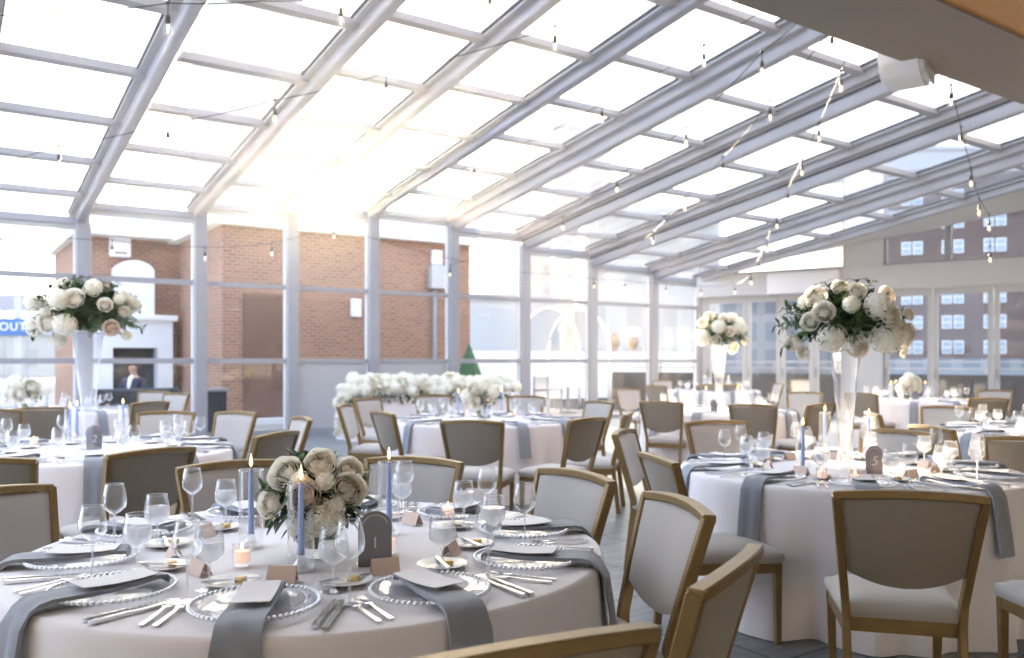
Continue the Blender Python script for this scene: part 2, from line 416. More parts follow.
# clerestory windows
for k, (t0, t1) in enumerate(((.0, col0), (col1, rt(948)), (rt(948), rt(1048)), (rt(1048), rt(1230)))):
    d = structure(bpy.data.objects.new(f'window_{20 + k}', None)); COL.objects.link(d); place_right(d)
    b = new_bm()
    rbox(b, t0, t0 + .07, -.08, .02, ZL, 5.8); rbox(b, t1 - .07, t1, -.08, .02, ZL, 5.8); rbox(b, t0 + .07, t1 - .07, -.08, .02, ZL, ZL + .06); rbox(b, t0 + .07, t1 - .07, -.08, .02, 5.7, 5.8)
    obj('window_frame', b, M['alu_dark'], d)
    b = new_bm(); quad(b, (t0 + .07, 0, ZL + .06), (t1 - .07, 0, ZL + .06), (t1 - .07, 0, 5.7), (t0 + .07, 0, 5.7)); obj('window_pane', b, M['wg'], d)
b = new_bm(); rbox(b, rt(1350), TR, -.15, .1, 0, 5.8); structure(place_right(obj('wall_right_end', b, M['wallgrey'])))
# sloped roof strip between the last rafter and the clerestory
b = new_bm(); e = eaves[-1]; wl = bounds[-1]
def toR(t): return RC + RD * t
def nof(p): return (p - O).dot(ND)
pts = []
for n in (0.0, NROOF): pts.append(WN(wl + .05, n, e + .2 + SL * n))
for t in (14.5, 0.0):
    q = toR(t); pts.append(Vector((q.x, q.y, e + .2 + SL * nof(q))))
up = Vector((0, 0, .08)); A = [b.verts.new(p) for p in pts]; B = [b.verts.new(p + up) for p in pts]
b.faces.new(A); b.faces.new(B[::-1])
for i in range(4): b.faces.new([A[i], B[i], B[(i + 1) % 4], A[(i + 1) % 4]])
structure(obj('trim_22', b, M['wallgrey']))
# wall-hung air conditioner
t0, t1 = rt(772), rt(843)
ac = thing('air_conditioner', 'long white air conditioner mounted high above the glass doors', 'air conditioner')
place_right(ac)
b = new_bm(); rbox(b, t0, t1, .18, .46, 3.02, 3.56, bev=.06); obj('casing', b, M['white'], ac, True, 40)
b = new_bm(); rbox(b, t0 + .08, t1 - .08, .30, .47, 3.0, 3.05); obj('outlet_flap', b, M['alu_dark'], ac)
b = new_bm()
for q in range(6): rbox(b, t0 + .1, t1 - .1, .24 + .03 * q, .25 + .03 * q, 3.55, 3.575)
obj('intake_grille', b, M['doorframe'], ac)
# ceiling unit at the soffit edge
kk = (905 - CX) / F
sp = at(906, 66, 6.15)
un = thing('outdoor_speaker', 'white rounded speaker hanging at the edge of the taupe ceiling', 'speaker', sp, WROT + .35); un.scale = (.86, .86, .86)
prof = [(-.30, .20), (-.30, .02), (-.24, -.10), (-.12, -.17), (.10, -.17), (.26, -.12), (.30, -.02), (.30, .20)]
b = new_bm(); prism(b, prof, .34); bmesh.ops.bevel(b, geom=b.edges[:], offset=.03, segments=2, affect='EDGES'); obj('cabinet', b, M['white'], un, True, 35)
b = new_bm(); box(b, -.20, .24, -.185, -.165, -.13, .16, bev=.008); obj('grille', b, M['wallgrey'], un)
b = new_bm(); box(b, -.04, .04, -.04, .04, .19, .40); obj('mounting_bracket', b, M['alu_dark'], un)

# ------------------------------------------------------------------ outside
b = new_bm(); quad(b, (-200, -260, -.02), (200, -260, -.02), (200, -.12, -.02), (-200, -.12, -.02)); g = structure(place_wall(obj('ground', b, M['deck'])))
b = new_bm(); quad(b, (-12, -140, -.01), (90, -140, -.01), (90, 0, -.01), (-12, 0, -.01))
g2 = structure(obj('ground_terrace', b, M['tar'])); g2.location = RC - RN * .16; g2.rotation_euler = (0, 0, RROT)
if yin < 0:
    g2.data.transform(Matrix.Scale(-1, 4, (0, 1, 0)))

OFF1, OFF2 = 3.5, 7.55
def wl_off(px, off): return wcoord(wallP(px, off))
bw = thing('brick_building', 'red brick rooftop building with white fascia just beyond the windows', 'building')
place_wall(bw)
x0, x1 = wl_off(222, OFF1), wl_off(470, OFF1)
b = new_bm(); box(b, x0, x1, -OFF1 - 9, -OFF1, 0, 4.45); obj('front_wall', b, M['brick'], bw)
xa = wl_off(80, OFF2)
b = new_bm(); box(b, xa, x0, -OFF2 - 5, -OFF2, 0, 4.5); obj('recessed_wall', b, M['brick'], bw)
b = new_bm(); box(b, x0 - .25, x1 + .12, -OFF1 - 9, -OFF1 + .25, 4.45, 4.95); obj('fascia', b, M['white'], bw)
b = new_bm(); box(b, xa - .2, x0, -OFF2 - 5, -OFF2 + .6, 4.5, 4.95); obj('canopy', b, M['white'], bw)
dx0, dx1 = wl_off(243, OFF1), wl_off(286, OFF1)
b = new_bm(); box(b, dx0, dx1, -OFF1 - .02, -OFF1 + .05, .12, 2.95, bev=.02); dd = obj('door', b, M['brown'], bw)
b = new_bm(); box(b, dx0 + .08, dx0 + .14, -OFF1 + .05, -OFF1 + .12, 1.0, 1.25, bev=.01); obj('door_handle', b, M['gold'], dd)
b = new_bm(); box(b, dx0 - .3, dx1 + .3, -OFF1, -OFF1 + .5, -.02, .10); obj('doorstep', b, M['stone'], bw)
def on_front(px, py, off=OFF1):
    p = wallP(px, off); return wcoord(p), H - (py - CY) / F * p.y
w_, z_ = on_front(435, 268)
mb = thing('meter_box', 'grey metal utility box with conduit on the sunlit brick wall', 'utility box'); place_wall(mb)
b = new_bm(); box(b, w_ - .22, w_ + .22, -OFF1, -OFF1 + .22, z_ - .55, z_ + .05, bev=.02); obj('casing', b, M['panel'], mb)
b = new_bm(); box(b, w_ - .14, w_ + .16, -OFF1, -OFF1 + .12, z_ + .08, z_ + .45, bev=.02); obj('meter_cover', b, M['white'], mb)
b = new_bm(); box(b, w_ - .1, w_ + .0, -OFF1, -OFF1 + .10, 0, z_ - .55); obj('conduit', b, M['alu_dark'], mb)
w_, z_ = on_front(355, 308)
nb_ = thing('notice_box', 'small white box fixed to the brick wall behind the grey panels', 'box'); place_wall(nb_)
b = new_bm(); box(b, w_ - .13, w_ + .13, -OFF1, -OFF1 + .1, z_ - .22, z_ + .22, bev=.015); obj('casing', b, M['white'], nb_)
b = new_bm(); box(b, w_ - .09, w_ + .09, -OFF1 + .1, -OFF1 + .115, z_ - .15, z_ + .15); obj('cover', b, M['stone'], nb_)
w_, z_ = on_front(119, 248, OFF2)
vu = thing('vent_unit', 'white square vent box high on the brick wall above the fireplace', 'vent'); place_wall(vu)
b = new_bm(); box(b, w_ - .24, w_ + .24, -OFF2, -OFF2 + .25, z_ - .24, z_ + .24, bev=.02); obj('casing', b, M['white'], vu)
b = new_bm(); box(b, w_ - .14, w_ + .14, -OFF2 + .25, -OFF2 + .265, z_ - .17, z_ - .13); obj('slot', b, M['brown'], vu)
# outdoor fireplace with domed chimney
w_, _ = on_front(131, 300, OFF2)
fp = thing('outdoor_fireplace', 'white outdoor fireplace with a rounded chimney hood against brick', 'fireplace'); place_wall(fp)
fw = .88
zt = on_front(131, 318, OFF2)[1]; zo = on_front(131, 348, OFF2)[1]; zc = on_front(131, 262, OFF2)[1]
b = new_bm(); box(b, w_ - fw, w_ - .52, -OFF2, -OFF2 + .6, 0, zt - .08); obj('side_pier', b, M['stone'], fp)
b = new_bm(); box(b, w_ + .52, w_ + fw, -OFF2, -OFF2 + .6, 0, zt - .08); obj('side_pier', b, M['stone'], fp)
b = new_bm(); box(b, w_ - .52, w_ + .52, -OFF2, -OFF2 + .6, zo, zt - .08); obj('lintel', b, M['stone'], fp)
b = new_bm(); box(b, w_ - fw - .1, w_ + fw + .1, -OFF2, -OFF2 + .72, zt - .08, zt + .06, bev=.02); obj('mantel', b, M['white'], fp)
b = new_bm(); box(b, w_ - .52, w_ + .52, -OFF2, -OFF2 + .12, 0, zo); obj('firebox', b, M['dark'], fp)
b = new_bm(); box(b, w_ - .52, w_ + .52, -OFF2 + .12, -OFF2 + .7, 0, .35); obj('hearth', b, M['stone'], fp)
hp = [(-.46, zt + .06), (.46, zt + .06), (.46, zc - .28)] + [(.46 * math.cos(a), zc - .28 + .28 * math.sin(a)) for a in [PI * k / 10 for k in range(1, 10)]] + [(-.46, zc - .28)]
b = new_bm(); prism(b, hp, .5, Matrix.Translation((w_, -OFF2 + .25, 0))); obj('chimney_hood', b, M['white'], fp)

def sofa_at(loc, rz, label):
    s = thing('lounge_sofa', label, 'sofa', loc, rz)
    b = new_bm(); box(b, -.95, .95, -.4, .42, .12, .42, bev=.04); obj('seat', b, M['dark'], s)
    b = new_bm(); box(b, -.95, .95, -.48, -.26, .12, .86, bev=.05); obj('backrest', b, M['dark'], s)
    for q in (-1, 1):
        b = new_bm(); box(b, q * .95 - (.16 if q > 0 else 0), q * .95 + (.16 if q < 0 else 0), -.42, .42, .12, .62, bev=.04); obj('armrest', b, M['dark'], s)
        for y in (-.36, .34):
            b = new_bm(); box(b, q * .85 - .03, q * .85 + .03, y - .03, y + .03, 0, .12); obj('leg', b, M['black'], s)
    return s
p = wallP(126, 2.6)
sofa_at((p.x, p.y, 0), WROT, 'black lounge sofa outside the windows in front of the white fireplace')

def figure(loc, rz):
    """guest seated sideways on the sofa, leaning back; one skinned body with hair and clothing on it"""
    per = thing('person', 'seated person in navy suit and white shirt on the black sofa', 'person', loc, rz)
    J = [((0, 0, .50), .15), ((0, -.06, .72), .14), ((0, -.10, .95), .155), ((0, -.10, 1.06), .10), ((0, -.085, 1.14), .050), ((0, -.055, 1.235), .078), ((0, -.06, 1.315), .092),
         ((.11, .10, .52), .10), ((.13, .46, .54), .075), ((.13, .66, .52), .06), ((.13, .84, .49), .045), ((.13, .88, .58), .04),
         ((-.11, .10, .52), .10), ((-.13, .46, .54), .075), ((-.13, .66, .52), .06), ((-.13, .84, .49), .045), ((-.13, .88, .58), .04),
         ((.20, -.10, 1.00), .065), ((.27, -.02, .78), .05), ((.20, .20, .68), .04), ((.16, .28, .66), .03),
         ((-.20, -.10, 1.00), .065), ((-.27, -.02, .78), .05), ((-.20, .20, .68), .04), ((-.16, .28, .66), .03)]
    E = [(0, 1), (1, 2), (2, 3), (3, 4), (4, 5), (5, 6), (0, 7), (7, 8), (8, 9), (9, 10), (10, 11), (0, 12), (12, 13), (13, 14), (14, 15), (15, 16), (2, 17), (17, 18), (18, 19), (19, 20), (2, 21), (21, 22), (22, 23), (23, 24)]
    def skin(name, J, E, m, lv=2):
        me = bpy.data.meshes.new(name); me.from_pydata([j[0] for j in J], E, []); me.materials.append(m)
        o = put(name, me, per); sk = o.modifiers.new('skin', 'SKIN')
        for v, j in zip(me.skin_vertices[0].data, J): v.radius = (j[1], j[1])
        me.skin_vertices[0].data[0].use_root = True
        sk.use_smooth_shade = True
        sb = o.modifiers.new('sub', 'SUBSURF'); sb.levels = lv; sb.render_levels = lv
        return o
    skin('body', J, E, M['skin'])
    Jj = [(Vector(j[0]), j[1] * 1.16 + .006) for j in J]
    keep = [0, 1, 2, 3, 17, 18, 19, 21, 22, 23]
    idx = {k: n for n, k in enumerate(keep)}
    skin('jacket', [Jj[k] for k in keep], [(idx[a], idx[c]) for a, c in E if a in idx and c in idx], M['navy'])
    keep2 = [0, 7, 8, 9, 10, 12, 13, 14, 15]; idx2 = {k: n for n, k in enumerate(keep2)}
    skin('trousers', [Jj[k] for k in keep2], [(idx2[a], idx2[c]) for a, c in E if a in idx2 and c in idx2], M['navy'])
    skin('shirt', [((0, .035, .80), .050), ((0, .030, .93), .058), ((0, -.015, 1.05), .062), ((0, -.06, 1.10), .060)], [(0, 1), (1, 2), (2, 3)], M['white'])
    b = new_bm(); bmesh.ops.create_uvsphere(b, u_segments=20, v_segments=14, radius=.128, matrix=Matrix.Translation((0, -.085, 1.315)) @ Matrix.Diagonal((.90, 1, 1.02, 1)))
    bmesh.ops.bisect_plane(b, geom=b.verts[:] + b.edges[:] + b.faces[:], plane_co=(0, -.035, 1.335), plane_no=(0, .80, -.6), clear_outer=True)
    bmesh.ops.holes_fill(b, edges=b.edges[:])
    obj('hair', b, M['hair'], per, True)
    for q in (-1, 1):
        b = new_bm(); bmesh.ops.create_uvsphere(b, u_segments=10, v_segments=8, radius=.026, matrix=Matrix.Translation((q * .092, -.055, 1.27)) @ Matrix.Diagonal((.4, .7, 1, 1))); obj('ear', b, M['skin'], per, True)
    b = new_bm(); bmesh.ops.create_uvsphere(b, u_segments=10, v_segments=6, radius=.022, matrix=Matrix.Translation((0, .022, 1.212)) @ Matrix.Diagonal((1, .4, .3, 1))); obj('mouth', b, M['blush'], per, True)
    b = new_bm(); bmesh.ops.create_cone(b, cap_ends=True, segments=8, radius1=.018, radius2=.006, depth=.04, matrix=Matrix.Translation((0, .040, 1.25)) @ Matrix.Rotation(-1.2, 4, 'X')); obj('nose', b, M['skin'], per, True)
    for q in (-1, 1):
        b = new_bm(); bmesh.ops.create_uvsphere(b, u_segments=8, v_segments=6, radius=.010, matrix=Matrix.Translation((q * .034, .022, 1.285))); obj('eye', b, M['black'], per, True)
    return per
p2 = wallP(128, 2.62)
figure((p2.x + .05, p2.y + .02, 0), WROT + PI / 2 + .75)
# exterior lantern-like dark planter box by the brick corner
p = wallP(212, .9)
pl = thing('planter', 'low dark planter box outside the window by the brick corner', 'planter', (p.x, p.y, 0), WROT)
b = new_bm(); box(b, -.22, .22, -.22, .22, 0, .82, bev=.02); obj('box', b, M['dark'], pl)
b = new_bm(); box(b, -.25, .25, -.25, .25, .82, .88, bev=.01); obj('rim', b, M['alu_dark'], pl)
# street sign with letters, beyond the far windows
ps = at(-6, 327, 34)
sg = thing('street_sign', 'blue sign with white capital letters on a post beyond the windows', 'sign', (ps.x, ps.y, ps.z))
b = new_bm(); box(b, -1.6, 1.40, -.05, .05, -.34, .34, bev=.03); obj('board', b, M['blue_sign'], sg)
b = new_bm(); box(b, .78, .98, .05, .2, -ps.z, 1.2); obj('post', b, M['panel'], sg)
put('lettering', text_mesh('lettering', 'OUTH', .47, M['white'], .01, 0, 1.15, 'LEFT'), sg, (.24, -.065, 0), (PI / 2, 0, 0))
bb = thing('billboard', 'grey hoarding on a rooftop beyond the windows', 'hoarding', at(16, 303, 60))
b = new_bm(); box(b, -1.3, 1.3, -.2, .2, -.55, .55); obj('board', b, M['alu_dark'], bb)
for q in (-.8, .8):
    b = new_bm(); box(b, q - .05, q + .05, -.05, .05, -5.5, -.55); obj('post', b, M['alu_dark'], bb)

# far buildings
def tower(label, px0, px1, ytop, Y, m, depth=14, name='tower_block'):
    xa, xb = (px0 - CX) / F * Y, (px1 - CX) / F * Y; zt = H - (ytop - CY) / F * Y
    o = thing(name, label, 'building', ((xa + xb) / 2, Y, 0)); w = (xb - xa) / 2
    b = new_bm(); box(b, -w, w, 0, depth, 0, zt); obj('walls', b, m, o)
    b = new_bm(); box(b, -w - .3, w + .3, -.3, depth + .3, zt, zt + .6); obj('parapet', b, M['palegrey'], o)
    return o
tower('pale tall tower seen through the roof glazing above the brick building', 190, 268, -80, 95, M['pale'], 16)
tower('slim pale spire block beside the tall tower', 272, 286, 60, 125, M['pale'], 8)
tower('pale stepped block seen through the roof near the middle', 556, 612, 128, 100, M['pale'], 14)
tower('broad pale block beyond the middle windows', 585, 720, 215, 70, M['pale'], 12)
tower('pale grey low block beyond the slim windows', 452, 560, 300, 80, M['palegrey'], 10)
tower('pale stone block beyond the windows next to the brick edge', 525, 590, 238, 130, M['pale'], 10)
tower('grey green block seen through the roof glazing near the doors', 870, 1120, 150, 125, M['palegrey'], 20)
tower('pale low block on the skyline beyond the street sign', -220, 60, 335, 80, M['pale'], 12)
tower('blue grey block beyond the first folding doors', 690, 832, 287, 98, M['bluegrey'], 10)
# brown red apartment house beyond the doors
Yb = 84.; xa, xb = (846 - CX) / F * Yb, (1300 - CX) / F * Yb
ah = thing('apartment_house', 'brown red apartment house with paired white windows beyond the doors', 'building', (xa, Yb, 0), math.radians(-22))
b = new_bm(); box(b, 0, xb - xa, 0, 14, 0, 19.0); obj('walls', b, M['redbrick'], ah)
b = new_bm(); box(b, -.4, xb - xa + .4, -.5, 14.4, 15.3, 15.9); obj('cornice', b, M['palegrey'], ah)
b = new_bm(); box(b, -.1, xb - xa + .1, -.15, 14.1, 0, 1.6); obj('stone_base', b, M['bluegrey'], ah)
wme = None
for r in range(7):
    for c in range(13):
        if wme is None:
            b = new_bm()
            for q in (-1, 1):
                box(b, q * .50 - .42, q * .50 + .42, -.12, .02, -.62, .62)
            wme = mesh_of(b, 'window', M['white'])
            b = new_bm()
            for q in (-1, 1):
                for zz in (-.29, .29): box(b, q * .50 - .35, q * .50 + .35, -.15, -.11, zz - .25, zz + .25)
            pme = mesh_of(b, 'pane', M['winpane'])
        wn = put('window', wme, ah, (2.4 + 3.5 * c, 0, 2.7 + 2.38 * r)); put('pane', pme, wn)
# terrace parapet and furniture beyond the doors
pr = structure(bpy.data.objects.new('wall_terrace', None)); COL.objects.link(pr)
b = new_bm(); d = -6.0
rbox(b, -6, 22, d - .25, d, 0, 1.0); o = obj('parapet', b, M['tar'], pr); place_right(pr)
b = new_bm()
for z in (1.15, 1.35): rbox(b, -6, 22, d - .15, d - .1, z, z + .05)
for q in range(15): rbox(b, -6 + 2 * q, -5.95 + 2 * q, d - .15, d - .1, 1.0, 1.4)
obj('railing', b, M['alu_dark'], pr)
b = new_bm(); box(b, wl_off(450, 9), wl_off(706, 9), -9.3, -9, 0, 1.75); structure(place_wall(obj('wall_parapet', b, M['white'])))
# conical evergreen and pots
def cone_tree(px, off, h, label):
    p = wallP(px, off); o = thing('cone_evergreen', label, 'shrub', (p.x, p.y, 0))
    b = new_bm(); lathe(b, [(.20, 0), (.24, .45), (.20, .45), (0, .44)], 14, True); obj('pot', b, M['stone'], o)
    b = new_bm(); lathe(b, [(.05, .42), (.34, .62), (.30, 1.0), (.18, h * .75), (0.0, h)], 18, True, ripple=lambda a, z: 1 + .09 * math.sin(7 * a + z * 9) + .06 * math.sin(13 * a - z * 17)); obj('foliage', b, M['topiary'], o)
    return o
cone_tree(469, 1.6, 1.85, 'small conical evergreen in a pot beside the brick edge')
def urn(px, s, flower, label):
    p = wallP(px, 9.15); o = thing('terrace_urn', label, 'urn', (p.x, p.y, 1.75))
    b = new_bm(); lathe(b, [(.13 * s, 0), (.13 * s, .05), (.07 * s, .09), (.22 * s, .25), (.25 * s, .42), (.17 * s, .60), (.15 * s, .63)], 18, True, True); obj('body', b, M['terracotta'], o, True, 40)
    b = new_bm()
    if flower:
        bmesh.ops.create_icosphere(b, subdivisions=3, radius=.26, matrix=Matrix.Translation((0, 0, .78)) @ Matrix.Diagonal((1, 1, .8, 1)))
        for v in b.verts: v.co += (v.co - Vector((0, 0, .78))).normalized() * R.uniform(-.04, .04)
        obj('blooms', b, M['hyd'], o)
    else:
        bmesh.ops.create_icosphere(b, subdivisions=2, radius=.10, matrix=Matrix.Translation((0, 0, .69))); obj('finial', b, M['terracotta'], o, True)
    return o
urn(614, 1.0, False, 'tan terrace urn with a round lid on the far white parapet')
urn(633, .95, True, 'tan terrace urn topped with white flowers on the far parapet')
# hoops of a terrace pergola
for px, lab in ((548, 'pale curved hoop over the terrace, closer to the brick edge'), (578, 'pale curved hoop over the terrace, further from the brick edge')):
    p = wallP(px, 6); o = thing('terrace_hoop', lab, 'hoop', (p.x, p.y, 0), WROT + PI / 2)
    b = new_bm(); tube(b, [(-1.6 * math.cos(a), 0, 1.6 + 1.5 * math.sin(a)) for a in [PI * k / 14 for k in range(15)]], .05, 8); obj('arch', b, M['white'], o, True)
    for q in (-1, 1):
        b = new_bm(); tube(b, [(q * 1.6, 0, 0), (q * 1.6, 0, 1.6)], .05, 8); obj('post', b, M['white'], o, True)
def terrace_chair(px, off, label):
    p = wallP(px, off); o = thing('terrace_chair', label, 'chair', (p.x, p.y, 0), WROT + .2)
    b = new_bm(); box(b, -.28, .28, -.26, .26, .40, .46, bev=.02); obj('seat', b, M['alu_dark'], o)
    b = new_bm()
    for k in range(7): box(b, -.27, .27, .22, .26, .50 + .07 * k, .545 + .07 * k)
    for q in (-1, 1): box(b, q * .27 - .02, q * .27 + .02, .22, .27, .46, 1.0)
    obj('backrest', b, M['alu_dark'], o)
    for q in (-1, 1):
        b = new_bm(); box(b, q * .28 - .03, q * .28 + .03, -.26, .26, .62, .66); obj('armrest', b, M['alu_dark'], o)
        for y in (-.24, .24):
            b = new_bm(); box(b, q * .26 - .02, q * .26 + .02, y - .02, y + .02, 0, .62); obj('leg', b, M['alu_dark'], o)
terrace_chair(548, 2.2, 'dark slatted armchair on the terrace beyond the slim windows')
p = wallP(568, 2.6)
tt = thing('terrace_table', 'round pale terrace table beside the dark slatted armchair', 'table', (p.x, p.y, 0))
b = new_bm(); lathe(b, [(0, .70), (.5, .70), (.5, .74), (0, .74)], 24); obj('tabletop', b, M['stone'], tt)
b = new_bm(); lathe(b, [(.25, 0), (.25, .03), (.04, .06), (.04, .70)], 14, True); obj('pedestal', b, M['alu_dark'], tt)

# ------------------------------------------------------------------ banquet chairs
def make_chair():
    c = thing('banquet_chair', 'x', 'chair')
    def xs(z):                                   # half width of the back frame
        return .205 + (.255 - .205) * max(0, (z - .45) / .45) if z > .45 else .205 - (.45 - z) * .01
    def yb(z):                                   # lean of the back
        return -.215 - .12 * max(0, (z - .45) / .45) ** 1.1 if z > .45 else -.215 - (.45 - z) * .12
    G = M['gold']
    for q in (-1, 1):
        b = new_bm(); sweep(b, [(q * xs(z), yb(z), z) for z in (0, .2, .40, .48, .6, .75, .90)], .030, .042, (1, 0, 0)); bmesh.ops.bevel(b, geom=b.edges[:], offset=.004, segments=1, affect='EDGES'); obj('leg', b, G, c)
        b = new_bm(); sweep(b, [(q * .205, .215, 0), (q * .215, .205, .40)], .034, .034, (1, 0, 0), taper=lambda t: .75 + .3 * t); obj('leg', b, G, c)
        b = new_bm(); lathe(b, [(.012, -.001), (.015, .012)], 8, True, True, Matrix.Translation((q * .205, .215, 0))); obj('glide', b, M['silver'], c)
    b = new_bm()
    for q in (-1, 1): sweep(b, [(q * .205, -.2, .385), (q * .215, .215, .385)], .028, .055, (1, 0, 0))
    sweep(b, [(-.22, .215, .385), (.22, .215, .385)], .055, .028, (0, 0, 1)); sweep(b, [(-.2, -.205, .385), (.2, -.205, .385)], .055, .028, (0, 0, 1))
    obj('seat_frame', b, G, c)
    # cushion
    b = new_bm(); n = 10; top = []
    def cush(u, v, z): return (u * (.218 + .018 * (v + 1) / 2), .005 + v * .225 + .012 * (1 - u * u) * (v > 0), z)
    grid = {}
    for i in range(n + 1):
        for j in range(n + 1):
            u, v = -1 + 2 * i / n, -1 + 2 * j / n
            d = max(abs(u), abs(v)); z = .455 + .038 * (1 - d ** 4)
            grid[i, j] = b.verts.new(cush(u, v, z))
    for i in range(n):
        for j in range(n): b.faces.new([grid[i, j], grid[i + 1, j], grid[i + 1, j + 1], grid[i, j + 1]])
    ring = [(i, 0) for i in range(n)] + [(n, j) for j in range(n)] + [(i, n) for i in range(n, 0, -1)] + [(0, j) for j in range(n, 0, -1)]
    mid, low = [], []
    for i, j in ring:
        co = grid[i, j].co; mid.append(b.verts.new((co.x * 1.025, co.y * 1.02, .432))); low.append(b.verts.new((co.x * .98, co.y * .98, .405)))
    for k in range(len(ring)):
        l = (k + 1) % len(ring)
        b.faces.new([grid[ring[k]], mid[k], mid[l], grid[ring[l]]]); b.faces.new([mid[k], low[k], low[l], mid[l]])
    b.faces.new(low); obj('seat', b, M['fabric'], c, True, 60)
    # upholstered back: shield with a bowed lower edge
    b = new_bm(); nx, nz = 14, 12; fr, bk = {}, {}
    def bow(u): return -.028 * (1 - u * u)
    for i in range(nx + 1):
        for j in range(nz + 1):
            u = -1 + 2 * i / nx; v = j / nz
            zb = .545 + .055 * abs(u) ** 2.2; zt = .882 + .012 * (1 - u * u); z = zb + (zt - zb) * v
            x = u * (xs(z) - .014); y = yb(z) + bow(u)
            pad = .016 * (1 - max(abs(u), abs(2 * v - 1)) ** 6)
            fr[i, j] = b.verts.new((x, y + .012 + pad, z)); bk[i, j] = b.verts.new((x, y - .010 - pad * .35, z))
    for i in range(nx):
        for j in range(nz):
            b.faces.new([fr[i, j], fr[i + 1, j], fr[i + 1, j + 1], fr[i, j + 1]]); b.faces.new([bk[i, j], bk[i, j + 1], bk[i + 1, j + 1], bk[i + 1, j]])
    for i in range(nx):
        for j in (0, nz): b.faces.new([fr[i, j], bk[i, j], bk[i + 1, j], fr[i + 1, j]])
    for j in range(nz):
        for i in (0, nx): b.faces.new([fr[i, j], fr[i, j + 1], bk[i, j + 1], bk[i, j]])
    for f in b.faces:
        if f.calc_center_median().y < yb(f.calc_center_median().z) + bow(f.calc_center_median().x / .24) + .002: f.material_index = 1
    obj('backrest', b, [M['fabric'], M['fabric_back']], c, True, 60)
    b = new_bm()
    pts = []
    for k in range(15):
        u = -1 + 2 * k / 14; pts.append((u * .262, yb(.90) + bow(u), .897 + .016 * (1 - u * u)))
    sweep(b, pts, .044, .030, (0, -1, 0)); bmesh.ops.bevel(b, geom=b.edges[:], offset=.004, segments=1, affect='EDGES', clamp_overlap=True)
    obj('top_rail', b, G, c)
    return c
CH = make_chair(); CH_used = False
TABLES = {   # centre, radius, phrase
    1: (Vector((-.66, 2.93, 0)), .955), 2: (Vector((-3.02, 6.15, 0)), .96), 3: (Vector((-5.95, 10.9, 0)), .96), 4: (Vector((-.30, 9.2, 0)), .96),
    5: (Vector((1.99, 5.06, 0)), .955), 6: (Vector((2.66, 11.0, 0)), .96), 7: (Vector((4.30, 18.2, 0)), .96), 8: (Vector((6.52, 13.75, 0)), .96), 9: (Vector((4.86, 7.66, 0)), .96)}
def chair(px, py, face, label, da=0, group='upholstered banquet chairs around the tables'):
    """px, py: middle of the top rail; face: table number, or a heading in degrees"""
    global CH_used
    Pt = on_z(px, py, .905)
    if isinstance(face, int):
        d = TABLES[face][0] - Pt; ang = math.atan2(d.y, d.x) + math.radians(da)
    else: ang = math.radians(face)
    rz = ang - PI / 2
    off = Matrix.Rotation(rz, 3, 'Z') @ Vector((0, -.36, 0))
    loc = Vector((Pt.x, Pt.y, 0)) - off
    lab = 'gold-framed beige padded chair ' + label
    if not CH_used:
        CH.location = loc; CH.rotation_euler = (0, 0, rz); CH['label'] = lab; CH['group'] = group; CH_used = True; return CH
    return dup(CH, loc, rz, lab, group)
def chair2(l, r, away, label):
    """l, r: ends of the top rail in the picture; away: turned away from us"""
    A, B = on_z(l[0], l[1], .898), on_z(r[0], r[1], .898); m = (A + B) / 2; d = B - A
    n = Vector((-d.y, d.x, 0))                    # left of d: away from the viewer
    if not away: n = -n
    chair(pxx(m), pyy(m + Vector((0, 0, .007))), math.degrees(math.atan2(n.y, n.x)), label)
# near rose table
chair(535, 653, 116., 'cut by the bottom edge, only its top rail showing')
chair2((650, 493), (721, 521), False, 'whole seat in view, nearest the rose table on the right')
chair2((711, 594), (762, 552), True, 'seen nearly edge-on at the bottom, between rose table and sign five')
chair2((542, 470), (620, 485), False, 'behind the right rim of the rose table')
chair2((365, 460), (469, 465), False, 'behind the far rim of the rose table, right of the bouquet')
chair2((180, 470), (284, 463), False, 'behind the far rim of the rose table, left of the bouquet')
chair(-20, 494, 330., 'cut by the left edge beside the rose table')
# sign two table
chair2((100, 459), (204, 448.5), True, 'with its back to us in front of sign two')
chair(-24, 462, 2, 'with its dark back to us at the far left edge', 0)
chair(167, 413, 2, 'behind sign two table, right of the tall vase', 0)
chair2((215, 413), (262, 415), False, 'by the window post behind sign two table')
chair2((254, 440), (304, 432), True, 'turned away, alone right of sign two table')
chair(304, 419, 2, 'seen edge-on by the grey wall panel', -12)
# far left table
chair2((18, 410), (62, 409), True, 'with its back to us just left of the tall vase')
chair(-8, 411, 3, 'cut by the left edge behind sign two table', 0)
chair(152, 403, 3, 'with its back to us before the white fireplace', 0)
chair(155, 392, 3, 'facing us before the white fireplace', 0)
chair(178, 394, 3, 'edge-on before the white fireplace', 0)
# middle table
chair(343, 406, 4, 'edge-on beside the draped end of the flower garland', 0)
chair2((349, 401), (382, 399), False, 'angled, half hidden in front of the flower garland')
chair2((364, 412), (397, 416.5), True, 'angled at the left rim of the middle table')
chair2((440, 423), (503, 424), True, 'squarely turned away in front of the middle table')
chair2((566, 423), (613, 418.5), True, 'turned away at the right rim of the middle table')
chair(526, 397, 4, 'behind the middle table, right of its flowers', 0)
chair(433, 396, 4, 'behind the middle table, in front of the garland', 0)
chair2((586, 402), (617, 404), False, 'facing left behind the right rim of the middle table')
